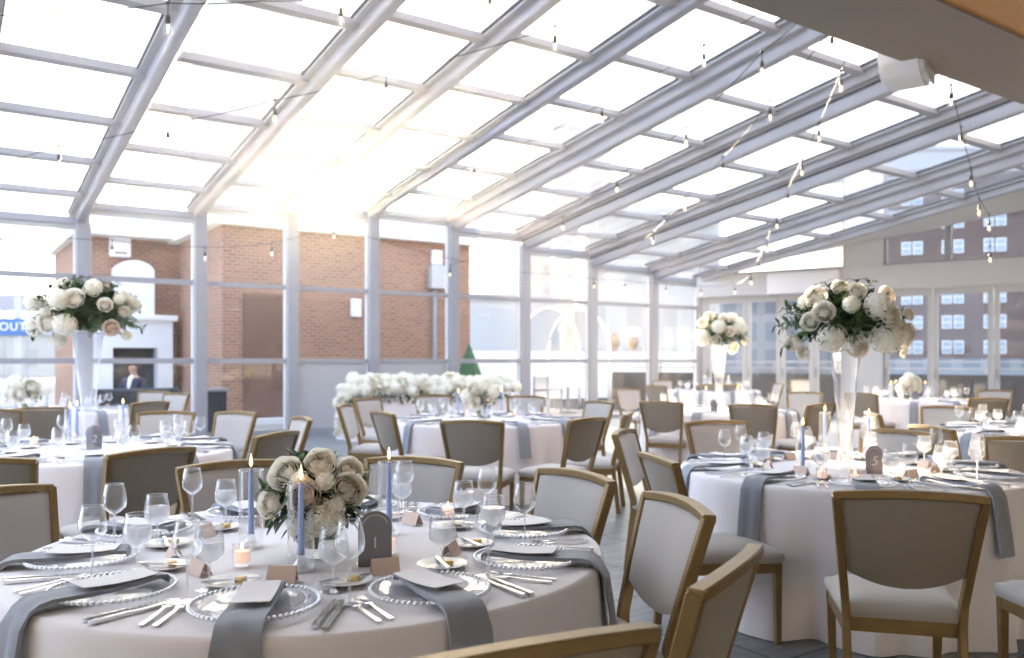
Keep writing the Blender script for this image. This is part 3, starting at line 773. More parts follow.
# middle tall bouquet table
chair2((638, 403), (684, 404), True, 'turned away, left of the pair before the middle tall bouquet')
chair2((728, 406), (778, 407), True, 'turned away, right of the pair before the middle tall bouquet')
chair2((613, 390), (640, 389.5), False, 'facing us by the windows, left of the middle tall bouquet')
chair2((624, 419), (637, 411), True, 'edge-on at the left rim of the middle tall bouquet table')
chair(655, 386, 7, 'edge-on against the last window post', 0)
chair(662, 381, 7, 'far off in front of the last window', 0)
chair(709, 385, 7, 'small behind the middle tall bouquet, left of two', 0)
chair(730, 385, 7, 'small behind the middle tall bouquet, right of two', 0)
chair(780, 384, 7, 'dark-backed by the first glass doors', 0)
chair(801, 380, 255., 'catching sunlight by the glass doors', 0)
chair(805, 393, 6, 'facing us right of the middle tall bouquet', 10)
# sign five table
chair2((845, 496), (979, 501), True, 'with its dark back to us in front of sign five')
chair(1150, 500, 88., 'cut by the right edge in front of sign five table')
chair2((633, 453), (676, 468), True, 'edge-on tucked under the left rim of sign five table')
chair(621, 432.5, -22., 'facing right, just beyond the edge-on chair')
chair2((684, 424), (745, 423), False, 'facing us behind the left side of sign five table')
chair2((863, 431), (938, 436), False, 'facing us directly behind sign five')
# right tables
chair2((901, 425.5), (958, 433), True, 'turned away, right behind sign five')
chair2((809, 406.5), (837, 405), True, 'turned away, seen beside the tall crystal vase')
chair(860, 394, 8, 'turned away, left of the small flowers by the doors', 0)
chair(870, 414, 9, 'edge-on catching sun right of the tall crystal vase', 0)
chair2((934, 408), (962, 409), False, 'facing us behind the glasses of the right edge table')
chair2((968, 400), (1011, 400), True, 'turned away, right of the small flowers by the doors')
chair2((977, 391), (1012, 391.5), False, 'facing us by the glass doors at the right')
chair(1028, 440, 9, 'cut by the right edge, turned away from us', 0)

# ------------------------------------------------------------------ tablecloths
def cloth_mesh(r, seed, amp=1.0):
    q = random.Random(seed); ph = [q.uniform(0, 6.28) for _ in range(6)]
    b = new_bm(); seg = 220
    rows = [(r * k / 6, .760, 0) for k in range(1, 7)]
    rows += [(r + .008, .757, 0), (r + .014, .748, 0), (r + .017, .730, .02)]
    for k in range(1, 15):
        t = k / 14; rows.append((r + .018 + .035 * t, .73 * (1 - t) + .004, t))
    ce = b.verts.new((0, 0, .760)); prev = None
    for rr, z, t in rows:
        ring = []
        for i in range(seg):
            a = 2 * PI * i / seg
            f = .5 * math.sin(11 * a + ph[0]) + .35 * math.sin(17 * a + ph[1] + .8 * t) + .3 * math.sin(7 * a + ph[2]) + .18 * math.sin(29 * a + ph[3])
            k = rr + amp * .062 * f * t ** 1.6 + (.02 * t)
            ring.append(b.verts.new((k * math.cos(a), k * math.sin(a), z)))
        for i in range(seg):
            j = (i + 1) % seg
            if prev is None: b.faces.new([ce, ring[i], ring[j]])
            else: b.faces.new([prev[i], ring[i], ring[j], prev[j]])
        prev = ring
    return mesh_of(b, 'tablecloth', M['cloth'], True)
PHR = {1: 'the near rose table', 2: 'the sign two table', 3: 'the far left table', 4: 'the middle table', 5: 'the sign five table', 6: 'the middle tall bouquet table', 7: 'the farthest corner table', 8: 'the table by the doors', 9: 'the right edge table'}
TL = {1: 'white cloth over the near round table holding the blush rose bouquet', 2: 'white cloth over the round table holding sign two and a tall vase', 3: 'white cloth over the far left round table by the fireplace windows',
      4: 'white cloth over the middle round table before the flower garland', 5: 'floor-length white cloth over the round table holding sign five', 6: 'sunlit white cloth over the round table with the middle tall bouquet',
      7: 'white cloth over the farthest round table in the corner', 8: 'white cloth over the round table with small flowers by the glass doors', 9: 'white cloth over the round table cut by the right edge'}
for k, (c, r) in TABLES.items():
    o = put('tablecloth', cloth_mesh(r, 40 + k, 1.35), loc=c, rot=(0, 0, k * .9)); tag(o, TL[k], 'tablecloth', 'floor-length cloths on the round tables')

# head table with garland
hA, hB = Vector((-2.78, 14.7, 0)), Vector((.05, 16.1, 0))
hd = (hB - hA).normalized(); hl = (hB - hA).length; hn = Vector((-hd.y, hd.x, 0)); hrz = math.atan2(hd.y, hd.x)
b = new_bm(); segx = 60; prev = None
rows = [(0, .76, 0), (.012, .75, 0)] + [(.015 + .05 * k / 8, .74 * (1 - k / 8) + .004, k / 8) for k in range(0, 9)]
outline = [(u, -.0) for u in [hl * i / 40 for i in range(41)]] + [(hl, .75 * i / 10) for i in range(1, 11)] + [(hl * (1 - i / 40), .75) for i in range(1, 41)] + [(0, .75 * (1 - i / 10)) for i in range(1, 10)]
cu_, cv_ = hl / 2, .375
first = None
for off, z, t in rows:
    ring = []
    for i, (u, v) in enumerate(outline):
        du, dv = (u - cu_), (v - cv_); 
        nx_ = (1 if du > 0 else -1) * (1 if abs(abs(du) - hl / 2) < 1e-6 else 0); ny_ = (1 if dv > 0 else -1) * (1 if abs(abs(dv) - .375) < 1e-6 else 0)
        w = off + .035 * t * math.sin(i * .9) + .02 * t * math.sin(i * 1.7)
        ring.append(b.verts.new((u + nx_ * w, v + ny_ * w, z)))
    if prev is None: b.faces.new(ring)
    else:
        for i in range(len(ring)): j = (i + 1) % len(ring); b.faces.new([prev[i], ring[i], ring[j], prev[j]])
    prev = ring
o = obj('tablecloth', b, M['cloth'], None, True, 60); o.location = hA; o.rotation_euler = (0, 0, hrz); tag(o, 'white cloth over the long head table under the flower garland', 'tablecloth')

# ------------------------------------------------------------------ flowers
def petal(bm, th, w, rho, ph_top, q, flare, lift=0., nu=6, nv=6):
    """one petal: a piece of a shell of radius rho from below the flower up to the polar angle ph_top, its lip rolled outward"""
    g = {}; k1, k2 = q.uniform(0, 6), q.uniform(.02, .05)
    for i in range(nu + 1):
        for j in range(nv + 1):
            u = -1 + 2 * i / nu; v = j / nv
            ph = math.radians(118) + (ph_top - math.radians(118)) * v * (1 - .16 * u * u * v)
            a = th + u * w * (.75 + .25 * math.sin(PI * v))
            r = rho * (1 + flare * v ** 5 + k2 * math.sin(3 * u + k1) * v * v - .05 * (1 - u * u) * (1 - v))
            g[i, j] = bm.verts.new((r * math.sin(ph) * math.cos(a), r * math.sin(ph) * math.sin(a), r * math.cos(ph) * .82 + lift))
    for i in range(nu):
        for j in range(nv): bm.faces.new([g[i, j], g[i + 1, j], g[i + 1, j + 1], g[i, j + 1]])
def rose_mesh(name, m, seed, open_=1.0):
    q = random.Random(seed); b = new_bm()
    for l, (n, rho, ph, fl) in enumerate(((3, .24, 10, .15), (3, .38, 25, .22), (4, .52, 38, .22), (5, .66, 50, .22), (5, .82, 60, .20), (6, .96, 72, .18))):
        for k in range(n):
            petal(b, 2 * PI * k / n + l * .8 + q.uniform(-.15, .15), 1.42 * PI / n, rho * q.uniform(.97, 1.03), math.radians(ph * open_ + q.uniform(-3, 3)), q, fl, (.26, .21, .15, .10, .05, .02, 0)[l])
    bmesh.ops.create_icosphere(b, subdivisions=2, radius=.42, matrix=Matrix.Diagonal((1, 1, .6, 1)))
    return mesh_of(b, name, m, True)
def hyd_mesh(name, m, seed):
    q = random.Random(seed); b = new_bm(); n = 62
    for k in range(n):
        z = 1 - 2 * (k + .5) / n; rr = math.sqrt(1 - z * z); a = k * 2.39996
        d = Vector((rr * math.cos(a), rr * math.sin(a), z)); p = d * q.uniform(.88, 1.05)
        t = d.orthogonal().normalized(); t = Matrix.Rotation(q.uniform(0, 6.28), 3, d) @ t; s = d.cross(t)
        for e in range(4):
            c, sn = math.cos(e * PI / 2), math.sin(e * PI / 2); u = t * c + s * sn; v = d.cross(u); L = .25
            q1 = [p - d * .02, p + u * L * .55 + v * L * .42 + d * .03, p + u * L * 1.05 - d * .04, p + u * L * .55 - v * L * .42 + d * .03]
            b.faces.new([b.verts.new(x) for x in q1])
    bmesh.ops.create_icosphere(b, subdivisions=2, radius=.84)
    return mesh_of(b, name, m, False)
ROSES = [rose_mesh('white_rose', M['rosec'], s, o_) for s, o_ in ((1, 1.0), (2, .88), (3, 1.05))]
BLUSH = [rose_mesh('blush_rose', M['blush'], s, 1.0) for s in (5, 6)]
HYDS = [hyd_mesh('white_hydrangea', M['hyd'], s) for s in (1, 2)]
def leaf(bm, p, d, L, W, up, fold=.25):
    d = d.normalized(); s = d.cross(up)
    if s.length < 1e-3: s = d.orthogonal()
    s.normalize(); n = s.cross(d); rows = []
    for k, (t, w) in enumerate(((0, .05), (.3, .8), (.6, 1.0), (.85, .55), (1, .03))):
        c = p + d * (L * t) - n * (.18 * L * t * t)
        rows.append([bm.verts.new(c + s * (W * w * e) + n * (fold * W * w * abs(e))) for e in (-1, 0, 1)])
    for A, B in zip(rows, rows[1:]):
        for i in (0, 1): bm.faces.new([A[i], A[i + 1], B[i + 1], B[i]])
def sprig(bm, p, d, L, nl, lw, ll, q):
    d = d.normalized(); pts = [p + d * (L * t) - Vector((0, 0, .25 * L * t * t)) for t in (0, .33, .66, 1)]
    tube(bm, pts, .0025, 4)
    for k in range(nl):
        t = .15 + .85 * k / nl; i = min(int(t * 3), 2); c = pts[i].lerp(pts[i + 1], t * 3 - i)
        side = d.orthogonal(); side = Matrix.Rotation(k * 2.4, 3, d) @ side
        leaf(bm, c, (d * .7 + side), ll * q.uniform(.7, 1.2), lw * q.uniform(.7, 1.1), Vector((0, 0, 1)))
def greens(name, q, n_leaf, n_sprig, rx, rz, L, parent, z0, m, lsize=.10, elo=-.45, smax=.72):
    b = new_bm()
    for k in range(n_leaf):
        a = q.uniform(0, 6.28); e = q.uniform(elo, 1.3); d = Vector((math.cos(a) * math.cos(e), math.sin(a) * math.cos(e), math.sin(e)))
        s = q.uniform(.2, smax); p = Vector((d.x * rx * s, d.y * rx * s, z0 + d.z * rz * s))
        leaf(b, p, d + Vector((q.uniform(-.5, .5), q.uniform(-.5, .5), q.uniform(-.5, .4))), lsize * q.uniform(.6, 1.3), lsize * .26 * q.uniform(.7, 1.3), Vector((0, 0, 1)))
    for k in range(n_sprig):
        a = q.uniform(0, 6.28); e = q.uniform(-.35, 1.35); d = Vector((math.cos(a) * math.cos(e), math.sin(a) * math.cos(e), math.sin(e)))
        p = Vector((d.x * rx * .55, d.y * rx * .55, z0 + d.z * rz * .55)); sprig(b, p, d, L * q.uniform(.7, 1.15), 11, lsize * .13, lsize * .55, q)
    return obj(name, b, m, parent)
def bloom(parent, kind, wp, rad, out, spin):
    me = {'r': ROSES, 'b': BLUSH, 'h': HYDS}[kind]; me = me[int(spin * 10) % len(me)]
    rot = out.normalized().to_track_quat('Z', 'Y') @ Euler((0, 0, spin)).to_quaternion()
    o = put(me.name, me, parent); o.rotation_mode = 'QUATERNION'; o.rotation_quaternion = rot; o.location = wp; o.scale = (rad,) * 3
    return o
def bouquet(name, label, centre, flowers, srad, sx, seed, leafs, parts_back=8, lsz=.1):
    """centre: world point; flowers: (px, py, r px, kind) seen from the front; more blooms round the back"""
    q = random.Random(seed); c = Vector(centre); s = F / c.y
    o = thing(name, label, 'flowers', c)
    cx, cy = pxx(c), pyy(c)
    for px, py, r, kd in flowers:
        dx, dz = (px - cx) / s, -(py - cy) / s
        dep = max(0.04, 1 - (dx / sx) ** 2 - (dz / srad) ** 2) ** .5 * sx * 1.0
        wp = Vector((dx, -dep, dz)); out = Vector((dx * .8, -dep * 1.0 - .45 * sx, dz * .8 + .05))
        bloom(o, kd, wp - out.normalized() * (r / s) * .3, r / s * (1.25 if name == 'low_bouquet' else 1.02), out, q.uniform(0, 6))
    for k in range(parts_back):
        a = PI * (k + .5) / parts_back + q.uniform(-.15, .15); e = q.uniform(-.3, .8)
        wp = Vector((math.cos(a) * math.cos(e) * sx * .85, math.sin(a) * math.cos(e) * sx * .85, math.sin(e) * srad * .85))
        bloom(o, q.choice('rrh'), wp, q.uniform(.045, .06) * sx / .38, wp + Vector((0, 0, .05)), q.uniform(0, 6))
    n1, n2 = leafs
    b = new_bm(); bmesh.ops.create_icosphere(b, subdivisions=2, radius=1, matrix=Matrix.Diagonal((sx * .55, sx * .55, srad * .55, 1)))
    for v in b.verts: v.co *= q.uniform(.85, 1.1)
    obj('moss_core', b, M['leaf'], o)
    greens('foliage', q, n1, n2, sx * 1.0, srad * 1.0, sx * .55, o, -.02, M['leaf'], lsz, -.95 if name == 'low_bouquet' else -.45, .74 if name == 'low_bouquet' else .74)
    greens('light_foliage', q, n1 // 5, n2, sx * 1.05, srad * 1.05, sx * .45, o, 0, M['leaf2'], lsz * .8)
    return o
f5 = [(816, 340, 14, 'h'), (841, 347.5, 10, 'r'), (869, 339, 15.5, 'h'), (857, 308, 13, 'h'), (866.5, 318, 9, 'r'), (842, 294, 8.5, 'r'), (836, 287, 8, 'r'), (878, 295, 8.5, 'r'), (808, 297, 10, 'r'), (807, 314, 10, 'r'), (797, 323, 8.5, 'r'),
      (789, 343, 8, 'r'), (799, 353, 7, 'r'), (898, 333, 10, 'r'), (894, 316, 6, 'r'), (902, 342, 7.5, 'r'), (831, 307, 8, 'h'), (880, 328, 5, 'r'), (899, 353, 5, 'r')]
c5 = Vector((1.985, 5.06, 0)); z5 = at(845, 322, 5.06).z
bouquet('tall_bouquet', 'large ivory bouquet on the tall crystal vase of the sign five table', (c5.x, c5.y, z5), f5, .215, .36, 3, (420, 34), 9)
f2 = [(65, 285, 8.5, 'r'), (51, 304, 9.5, 'h'), (45, 327, 10.5, 'h'), (107, 289, 8.5, 'h'), (83, 302, 10, 'h'), (98, 301, 9, 'r'), (70, 325, 9, 'r'), (88, 327, 11, 'h'), (123, 307, 6.5, 'r'), (135, 313, 5.5, 'r'), (130, 300, 5.5, 'h'), (125, 329, 7.5, 'b'), (132, 336, 5.5, 'h'), (63, 342, 8, 'h'), (71, 314, 5, 'h')]
c2 = at(88, 361, 6.15); z2 = at(87, 314, 6.15).z
bouquet('tall_bouquet', 'white bouquet on the tall clear vase of the sign two table', (c2.x, c2.y, z2), f2, .24, .38, 4, (420, 30), 9)
f6 = [(700, 323, 5, 'r'), (708, 316, 5.2, 'r'), (713, 327, 7, 'h'), (723.5, 332, 5, 'r'), (730, 318, 6, 'h'), (736, 328, 7, 'h'), (698, 338, 8, 'h'), (732, 348, 6, 'r'), (744, 341, 4.5, 'r'), (720, 319, 5, 'r'), (741, 323, 5, 'r'), (711, 341, 5, 'r')]
c6 = at(719, 361, 11.0); z6 = at(719, 333, 11.0).z
bouquet('tall_bouquet', 'white bouquet standing high over the sunlit tables in the middle distance', (c6.x, c6.y, z6), f6, .23, .35, 5, (300, 20), 8)
f1 = [(294, 468, 13.5, 'r'), (327, 459, 12, 'r'), (316, 487, 12.5, 'b'), (278, 498, 10.5, 'r'), (334, 511, 16, 'h'), (312, 519, 12, 'h'), (356, 484, 13.5, 'r'), (354, 466, 10, 'r'), (311, 474, 8, 'h'), (335, 475, 8, 'h'), (345, 496, 8, 'h')]
c1 = on_z(318, 556, .76); z1 = at(318, 492, c1.y).z
bouquet('low_bouquet', 'low blush and ivory rose bouquet on the near table', (c1.x, c1.y, z1), f1, .135, .175, 6, (190, 22), 6, .085)
f4 = [(485, 384, 7.5, 'h'), (477, 400, 6.5, 'r'), (474, 387, 6, 'r'), (466, 396, 5.5, 'h'), (494, 390, 6, 'h'), (489, 399, 4, 'r')]
c4 = at(483, 361, 9.2)
bouquet('low_bouquet', 'low white bouquet on the middle table before the garland', (c4.x, c4.y, at(483, 394, 9.2).z), f4, .14, .20, 7, (90, 8), 4, .08)
f8 = [(901, 381, 4.5, 'h'), (907, 377, 4.5, 'h'), (912, 381, 4.5, 'r'), (905, 387, 4, 'r'), (914, 388, 4, 'r'), (897, 388, 4, 'h')]
c8 = at(906, 361, 13.75)
bouquet('low_bouquet', 'small pale bouquet on the table by the glass doors', (c8.x, c8.y, at(906, 385, 13.75).z), f8, .15, .20, 8, (80, 8), 4, .08)
f3 = [(20, 382, 6.5, 'h'), (38, 385, 6, 'r'), (28, 393, 7, 'r'), (48, 388, 6, 'h'), (12, 392, 6, 'h'), (40, 395, 4, 'r')]
c3 = at(28, 361, 10.6)
bouquet('low_bouquet', 'low white bouquet on the far left table', (c3.x, c3.y, at(28, 390, 10.6).z), f3, .16, .22, 9, (90, 8), 4, .08)

# garland along the head table
ga = thing('flower_garland', 'long garland of white blooms along the head table, spilling over its end', 'garland', hA, hrz)
q = random.Random(21)
b = new_bm()
for k in range(700):
    u = q.uniform(-.05, hl); a = q.uniform(0, 6.28); p = Vector((u, .05 + q.uniform(-.12, .2), .82 + q.uniform(-.12, .1)))
    leaf(b, p, Vector((q.uniform(-.7, .7), -abs(q.uniform(.2, 1)), q.uniform(-.9, .5))), q.uniform(.07, .13), q.uniform(.02, .03), Vector((0, 0, 1)))
obj('foliage', b, M['leaf'], ga)
for k in range(64):
    u = hl * (k + .5) / 64 + q.uniform(-.04, .04); row = k % 3
    wp = Vector((u, (-.04, .08, .20)[row] + q.uniform(-.03, .03), (.88, 1.0, 1.06)[row] + q.uniform(-.05, .04)))
    bloom(ga, q.choice('hhhr'), wp, q.uniform(.10, .135), Vector((q.uniform(-.3, .3), -1, .8 if row else .2)), q.uniform(0, 6))
for k in range(22):
    t = k / 22
    wp = Vector((-.10 - .08 * t + q.uniform(-.07, .05), .0 + q.uniform(-.12, .2), .92 - .80 * t + q.uniform(-.04, .04)))
    bloom(ga, q.choice('hhr'), wp, q.uniform(.08, .125) * (1.0 - .35 * t), Vector((-.5, -1, .3)), q.uniform(0, 6))

# ------------------------------------------------------------------ vases
def vase(label, loc, prof, m, ripple=None, cat='vase'):
    o = thing('tall_vase', label, cat, loc)
    b = new_bm(); lathe(b, prof, 40, True, False, ripple=ripple); obj('body', b, m, o, True, 50)
    rr, zz = prof[-1]
    b = new_bm(); 
    for k in range(32):
        pass
    tube(b, [(rr * math.cos(2 * PI * k / 32), rr * math.sin(2 * PI * k / 32), zz) for k in range(33)], .004, 6); obj('rim', b, M['rim'], o, True)
    return o
ht = z5 - .76 - .17
vase('tall crystal vase with twisted cut grooves on the sign five table', (c5.x, c5.y, .762), [(.075, 0), (.078, .02), (.045, .05), (.038, .12), (.045, .3), (.056, .45), (.068, .58), (.082, ht)], M['crystal'], lambda a, z: 1 + .13 * math.sin(9 * a + 16 * z))
ht = z2 - .76 - .14
vase('tall clear trumpet vase under the white bouquet of the sign two table', (c2.x, c2.y, .762), [(.09, 0), (.09, .012), (.03, .04), (.03, .10), (.045, .3), (.065, .45), (.10, ht - .03), (.125, ht)], M['rim'])
ht = z6 - .76 - .16
vase('tall vase under the bouquet in the middle distance', (c6.x, c6.y, .762), [(.075, 0), (.078, .02), (.045, .05), (.045, .3), (.065, .45), (.10, ht)], M['crystal'], lambda a, z: 1 + .06 * math.sin(9 * a + 16 * z))
for nm, cc, lab in (('low', c1, 'low ribbed glass bowl under the blush rose bouquet'), ('low', c4, 'low glass bowl under the middle table bouquet'), ('low', c8, 'low glass bowl under the small bouquet by the doors'), ('low', c3, 'low glass bowl under the far left bouquet')):
    o = thing('flower_bowl', lab, 'vase', (cc.x, cc.y, .762))
    b = new_bm(); lathe(b, [(.05, 0), (.055, .015), (.05, .03), (.075, .06), (.085, .11)], 32, True, ripple=lambda a, z: 1 + .03 * math.sin(16 * a)); obj('bowl', b, M['crystal'], o, True, 50)
    b = new_bm(); lathe(b, [(.0, .028), (.045, .03), (.07, .06), (.078, .10), (0, .10)], 20); obj('stems', b, M['stem'], o, True)

# ------------------------------------------------------------------ tableware meshes
def wine_parts(hh, rb, bowl_h, rim_r):
    z0 = hh - bowl_h
    bowl = [(.004, z0), (rb * .55, z0 + .012), (rb * .92, z0 + bowl_h * .25), (rb, z0 + bowl_h * .42), (rb * .93, z0 + bowl_h * .68), (rim_r, hh)]
    stem = [(.0055, .010), (.0035, .03), (.0033, z0 - .02), (.006, z0 + .001)]
    foot = [(0, 0), (.036, 0), (.036, .002), (.012, .006), (.0055, .010)]
    return bowl, stem, foot
def lm(name, prof, m, seg=22, **k):
    b = new_bm(); lathe(b, prof, seg, **k); return mesh_of(b, name, m, True, 60)
WB, WS, WF = wine_parts(.215, .040, .105, .029)
GB, GS, GF = wine_parts(.175, .043, .105, .033)
def ring_prof(r, z, t=.0013): return [(r, z - t), (r + t, z), (r, z + t), (r - t, z), (r, z - t)]
def make_glass(name, parts, water):
    o = thing(name, 'x', 'glass'); bowl, stem, foot = parts
    put('bowl', lm('bowl', bowl, M['glass'], 28), o); put('stem', lm('stem', stem, M['rim'], 10), o); put('foot', lm('foot', foot, M['glass'], 26), o)
    put('rim', lm('rim', ring_prof(*bowl[-1]), M['rim'], 28), o)
    if water:
        z0, z1 = bowl[0][1], bowl[0][1] + (bowl[-1][1] - bowl[0][1]) * .62
        wp = [(0, z0 + .002)] + [(r * .95, z + .0015) for r, z in bowl[1:4]] + [(bowl[4][0] * .96, z1), (0, z1)]
        put('water', lm('water', wp, M['water'], 24), o)
        b = new_bm(); q = random.Random(5)
        for k in range(5):
            a = k * 1.3; T = Matrix.Translation((.015 * math.cos(a), .015 * math.sin(a), z1 - .016 + .004 * (k % 3))) @ Euler((q.uniform(0, 3), q.uniform(0, 3), q.uniform(0, 3))).to_matrix().to_4x4()
            box(b, -.009, .009, -.009, .009, -.009, .009, T)
        put('ice', mesh_of(b, 'ice', M['ice']), o)
    return o
def make_glass_far(name, parts, water):
    bowl, stem, foot = parts
    b = new_bm(); lathe(b, foot[:-1] + stem + bowl, 16)
    o = put(name, mesh_of(b, name, M['glass'], True, 60)); o['category'] = 'glass'
    if water:
        z0, z1 = bowl[0][1], bowl[0][1] + (bowl[-1][1] - bowl[0][1]) * .62
        put('water', lm('water', [(0, z0 + .002)] + [(r * .95, z + .0015) for r, z in bowl[1:4]] + [(bowl[4][0] * .96, z1), (0, z1)], M['water'], 14), o)
    return o
def make_charger():
    o = thing('charger_plate', 'x', 'plate')
    put('plate', lm('plate', [(0, .004), (.105, .004), (.118, .010), (.160, .016), (.160, .019), (.117, .013), (.104, .007), (0, .007)], M['charger'], 48), o)
    b = new_bm()
    for k in range(62):
        a = 2 * PI * k / 62; bmesh.ops.create_icosphere(b, subdivisions=1, radius=.0074, matrix=Matrix.Translation((.162 * math.cos(a), .162 * math.sin(a), .018)))
    put('beaded_rim', mesh_of(b, 'beaded_rim', M['bead'], True), o)
    return o
def napkin_mesh(seed, edge, width=.112):
    q = random.Random(seed); b = new_bm()
    prof = [(.135, .026), (.13, .038), (.10, .040), (.04, .034), (-.03, .030), (-.10, .030), (-edge + .035, .032), (-edge + .005, .026), (-edge - .018, .010), (-edge - .034, -.03), (-edge - .048, -.12), (-edge - .062, -.22), (-edge - .074, -.31)]
    nx = 8; T, Bt = {}, {}
    for j, (u, z) in enumerate(prof):
        for i in range(nx + 1):
            v = -1 + 2 * i / nx; wv = .004 * math.sin(v * 5 + seed) * (1 if j > 7 else .3)
            spread = 1 + (.10 * (j - 8) / 5 if j > 8 else 0)
            x = v * width / 2 * spread; 
            if j > 8: T[i, j] = b.verts.new((x, u + wv - .012, z)); Bt[i, j] = b.verts.new((x, u + wv, z))
            else: T[i, j] = b.verts.new((x, u, z + wv)); Bt[i, j] = b.verts.new((x, u, z + wv - .012))
    J = len(prof) - 1
    for i in range(nx):
        for j in range(J):
            b.faces.new([T[i, j], T[i + 1, j], T[i + 1, j + 1], T[i, j + 1]]); b.faces.new([Bt[i, j], Bt[i, j + 1], Bt[i + 1, j + 1], Bt[i + 1, j]])
        b.faces.new([T[i, 0], Bt[i, 0], Bt[i + 1, 0], T[i + 1, 0]]); b.faces.new([T[i, J], T[i + 1, J], Bt[i + 1, J], Bt[i, J]])
    for j in range(J):
        b.faces.new([T[0, j], T[0, j + 1], Bt[0, j + 1], Bt[0, j]]); b.faces.new([T[nx, j], Bt[nx, j], Bt[nx, j + 1], T[nx, j + 1]])
    return mesh_of(b, 'napkin', M['napkin'], True, 45)
NAPS = [napkin_mesh(s, .215) for s in (1, 2, 3)]
def card_mesh():
    b = new_bm(); n = 5; g, h = {}, {}
    for j in range(n + 1):
        v = j / n; y = .105 - .20 * v; z = .046 - .006 * math.sin(v * 3)
        for i in (0, 1): g[i, j] = b.verts.new(((i - .5) * .10, y, z)); h[i, j] = b.verts.new(((i - .5) * .10, y, z - .002))
    for j in range(n):
        b.faces.new([g[0, j], g[1, j], g[1, j + 1], g[0, j + 1]]); b.faces.new([h[0, j], h[0, j + 1], h[1, j + 1], h[1, j]])
        for i in (0, 1): b.faces.new([g[i, j], g[i, j + 1], h[i, j + 1], h[i, j]])
    b.faces.new([g[0, 0], h[0, 0], h[1, 0], g[1, 0]]); b.faces.new([g[0, n], g[1, n], h[1, n], h[0, n]])
    return mesh_of(b, 'menu_card', M['paper'])
MENU = card_mesh()
def fork_mesh():
    b = new_bm()
    sweep(b, [(0, -.10, .004), (0, -.05, .005), (0, .01, .008), (0, .035, .010)], .013, .0035, (1, 0, 0), taper=lambda t: 1.05 - .5 * t)
    box(b, -.012, .012, .033, .058, .0075, .0105, bev=.001)
    for k in range(4):
        x = -.0098 + .0065 * k; sweep(b, [(x, .056, .009), (x, .08, .0085), (x, .10, .013)], .0034, .002, (1, 0, 0), taper=lambda t: 1 - .4 * t)
    return mesh_of(b, 'dinner_fork', M['silver'], True, 40)
def knife_mesh():
    b = new_bm(); sweep(b, [(0, -.115, .006), (0, -.07, .006), (0, -.005, .006)], .014, .008, (1, 0, 0), taper=lambda t: 1.05 - .25 * t)
    prof = [(-.006, -.006), (.007, -.006), (.0095, .03), (.0095, .08), (.004, .112), (-.002, .116), (-.006, .10)]
    vs = [b.verts.new((x, y, .005)) for x, y in prof]; v2 = [b.verts.new((x, y, .0075)) for x, y in prof]
    b.faces.new(vs[::-1]); b.faces.new(v2)
    for i in range(len(vs)): j = (i + 1) % len(vs); b.faces.new([vs[i], vs[j], v2[j], v2[i]])
    return mesh_of(b, 'dinner_knife', M['silver'], True, 40)
FORK, KNIFE = fork_mesh(), knife_mesh()
def bread_proto():
    o = thing('bread_plate', 'x', 'plate')
    put('plate', lm('plate', [(0, .003), (.045, .003), (.052, .007), (.078, .013), (.078, .015), (.051, .010), (.044, .006), (0, .006)], M['china'], 32), o)
    return o
def butter_mesh():
    b = new_bm(); box(b, -.016, .016, -.012, .012, .006, .020, bev=.003); return mesh_of(b, 'butter_pat', M['butter'], True, 40)
BUTTER = butter_mesh()
def tent_mesh():
    b = new_bm()
    for s in (-1, 1):
        x0, x1 = -.042, .042
        quad(b, (x0, s * .022, 0), (x1, s * .022, 0), (x1, 0, .048), (x0, 0, .048)); quad(b, (x0, s * .0205, 0), (x1, s * .0205, 0), (x1, 0, .0465), (x0, 0, .0465))
    return mesh_of(b, 'place_card', M['kraft'])
TENT = tent_mesh()
PLACE_T = {}
P_wine, P_goblet = make_glass('wine_glass', (WB, WS, WF), False), make_glass('water_goblet', (GB, GS, GF), True)
P_charger, P_bread = make_charger(), bread_proto()
P_winef, P_gobletf = make_glass_far('wine_glass', (WB, WS, WF), False), make_glass_far('water_goblet', (GB, GS, GF), True)
def votive_proto():
    h = thing('votive_holder', 'x', 'candle holder'); put('cup', lm('cup', [(0, .002), (.026, .002), (.029, .01), (.030, .068), (.027, .068), (.026, .012), (0, .012)], M['glass'], 24), h)
    c = thing('votive_candle', 'x', 'candle'); put('wax', lm('wax', [(0, .013), (.0235, .013), (.0235, .048), (.008, .047), (0, .046)], M['wax'], 20), c)
    put('wick', lm('wick', [(.001, .046), (.001, .054)], M['wick'], 6), c)
    put('flame', lm('flame', [(0, .050), (.0045, .056), (.0042, .063), (0, .076)], M['flame'], 10), c)
    return h, c
def taper_proto():
    h = thing('candle_cylinder', 'x', 'candle holder')
    put('cylinder', lm('cylinder', [(.040, 0), (.0405, .004), (.0405, .265)], M['glass'], 32), h)
    put('rim', lm('rim', ring_prof(.0405, .265, .0017), M['rim'], 32), h); put('foot', lm('foot', [(0, .0), (.040, .0), (.040, .010), (0, .012)], M['crystal'], 28), h)
    put('socket', lm('socket', [(.03, .012), (.018, .024), (.011, .04), (.016, .058), (.0135, .064)], M['crystal'], 20), h)
    c = thing('taper_candle', 'x', 'candle'); put('wax', lm('wax', [(0, .046), (.0105, .046), (.0095, .15), (.0075, .262), (.003, .270), (0, .270)], M['taper'], 16), c)
    put('wick', lm('wick', [(.001, .268), (.001, .281)], M['wick'], 6), c)
    put('flame', lm('flame', [(0, .275), (.0058, .285), (.0056, .294), (.002, .312), (0, .322)], M['flame'], 12), c)
    return h, c
P_vh, P_vc = votive_proto(); P_th, P_tc = taper_proto()
PROTOS = [P_wine, P_goblet, P_charger, P_bread, P_winef, P_gobletf, P_vh, P_vc, P_th, P_tc]

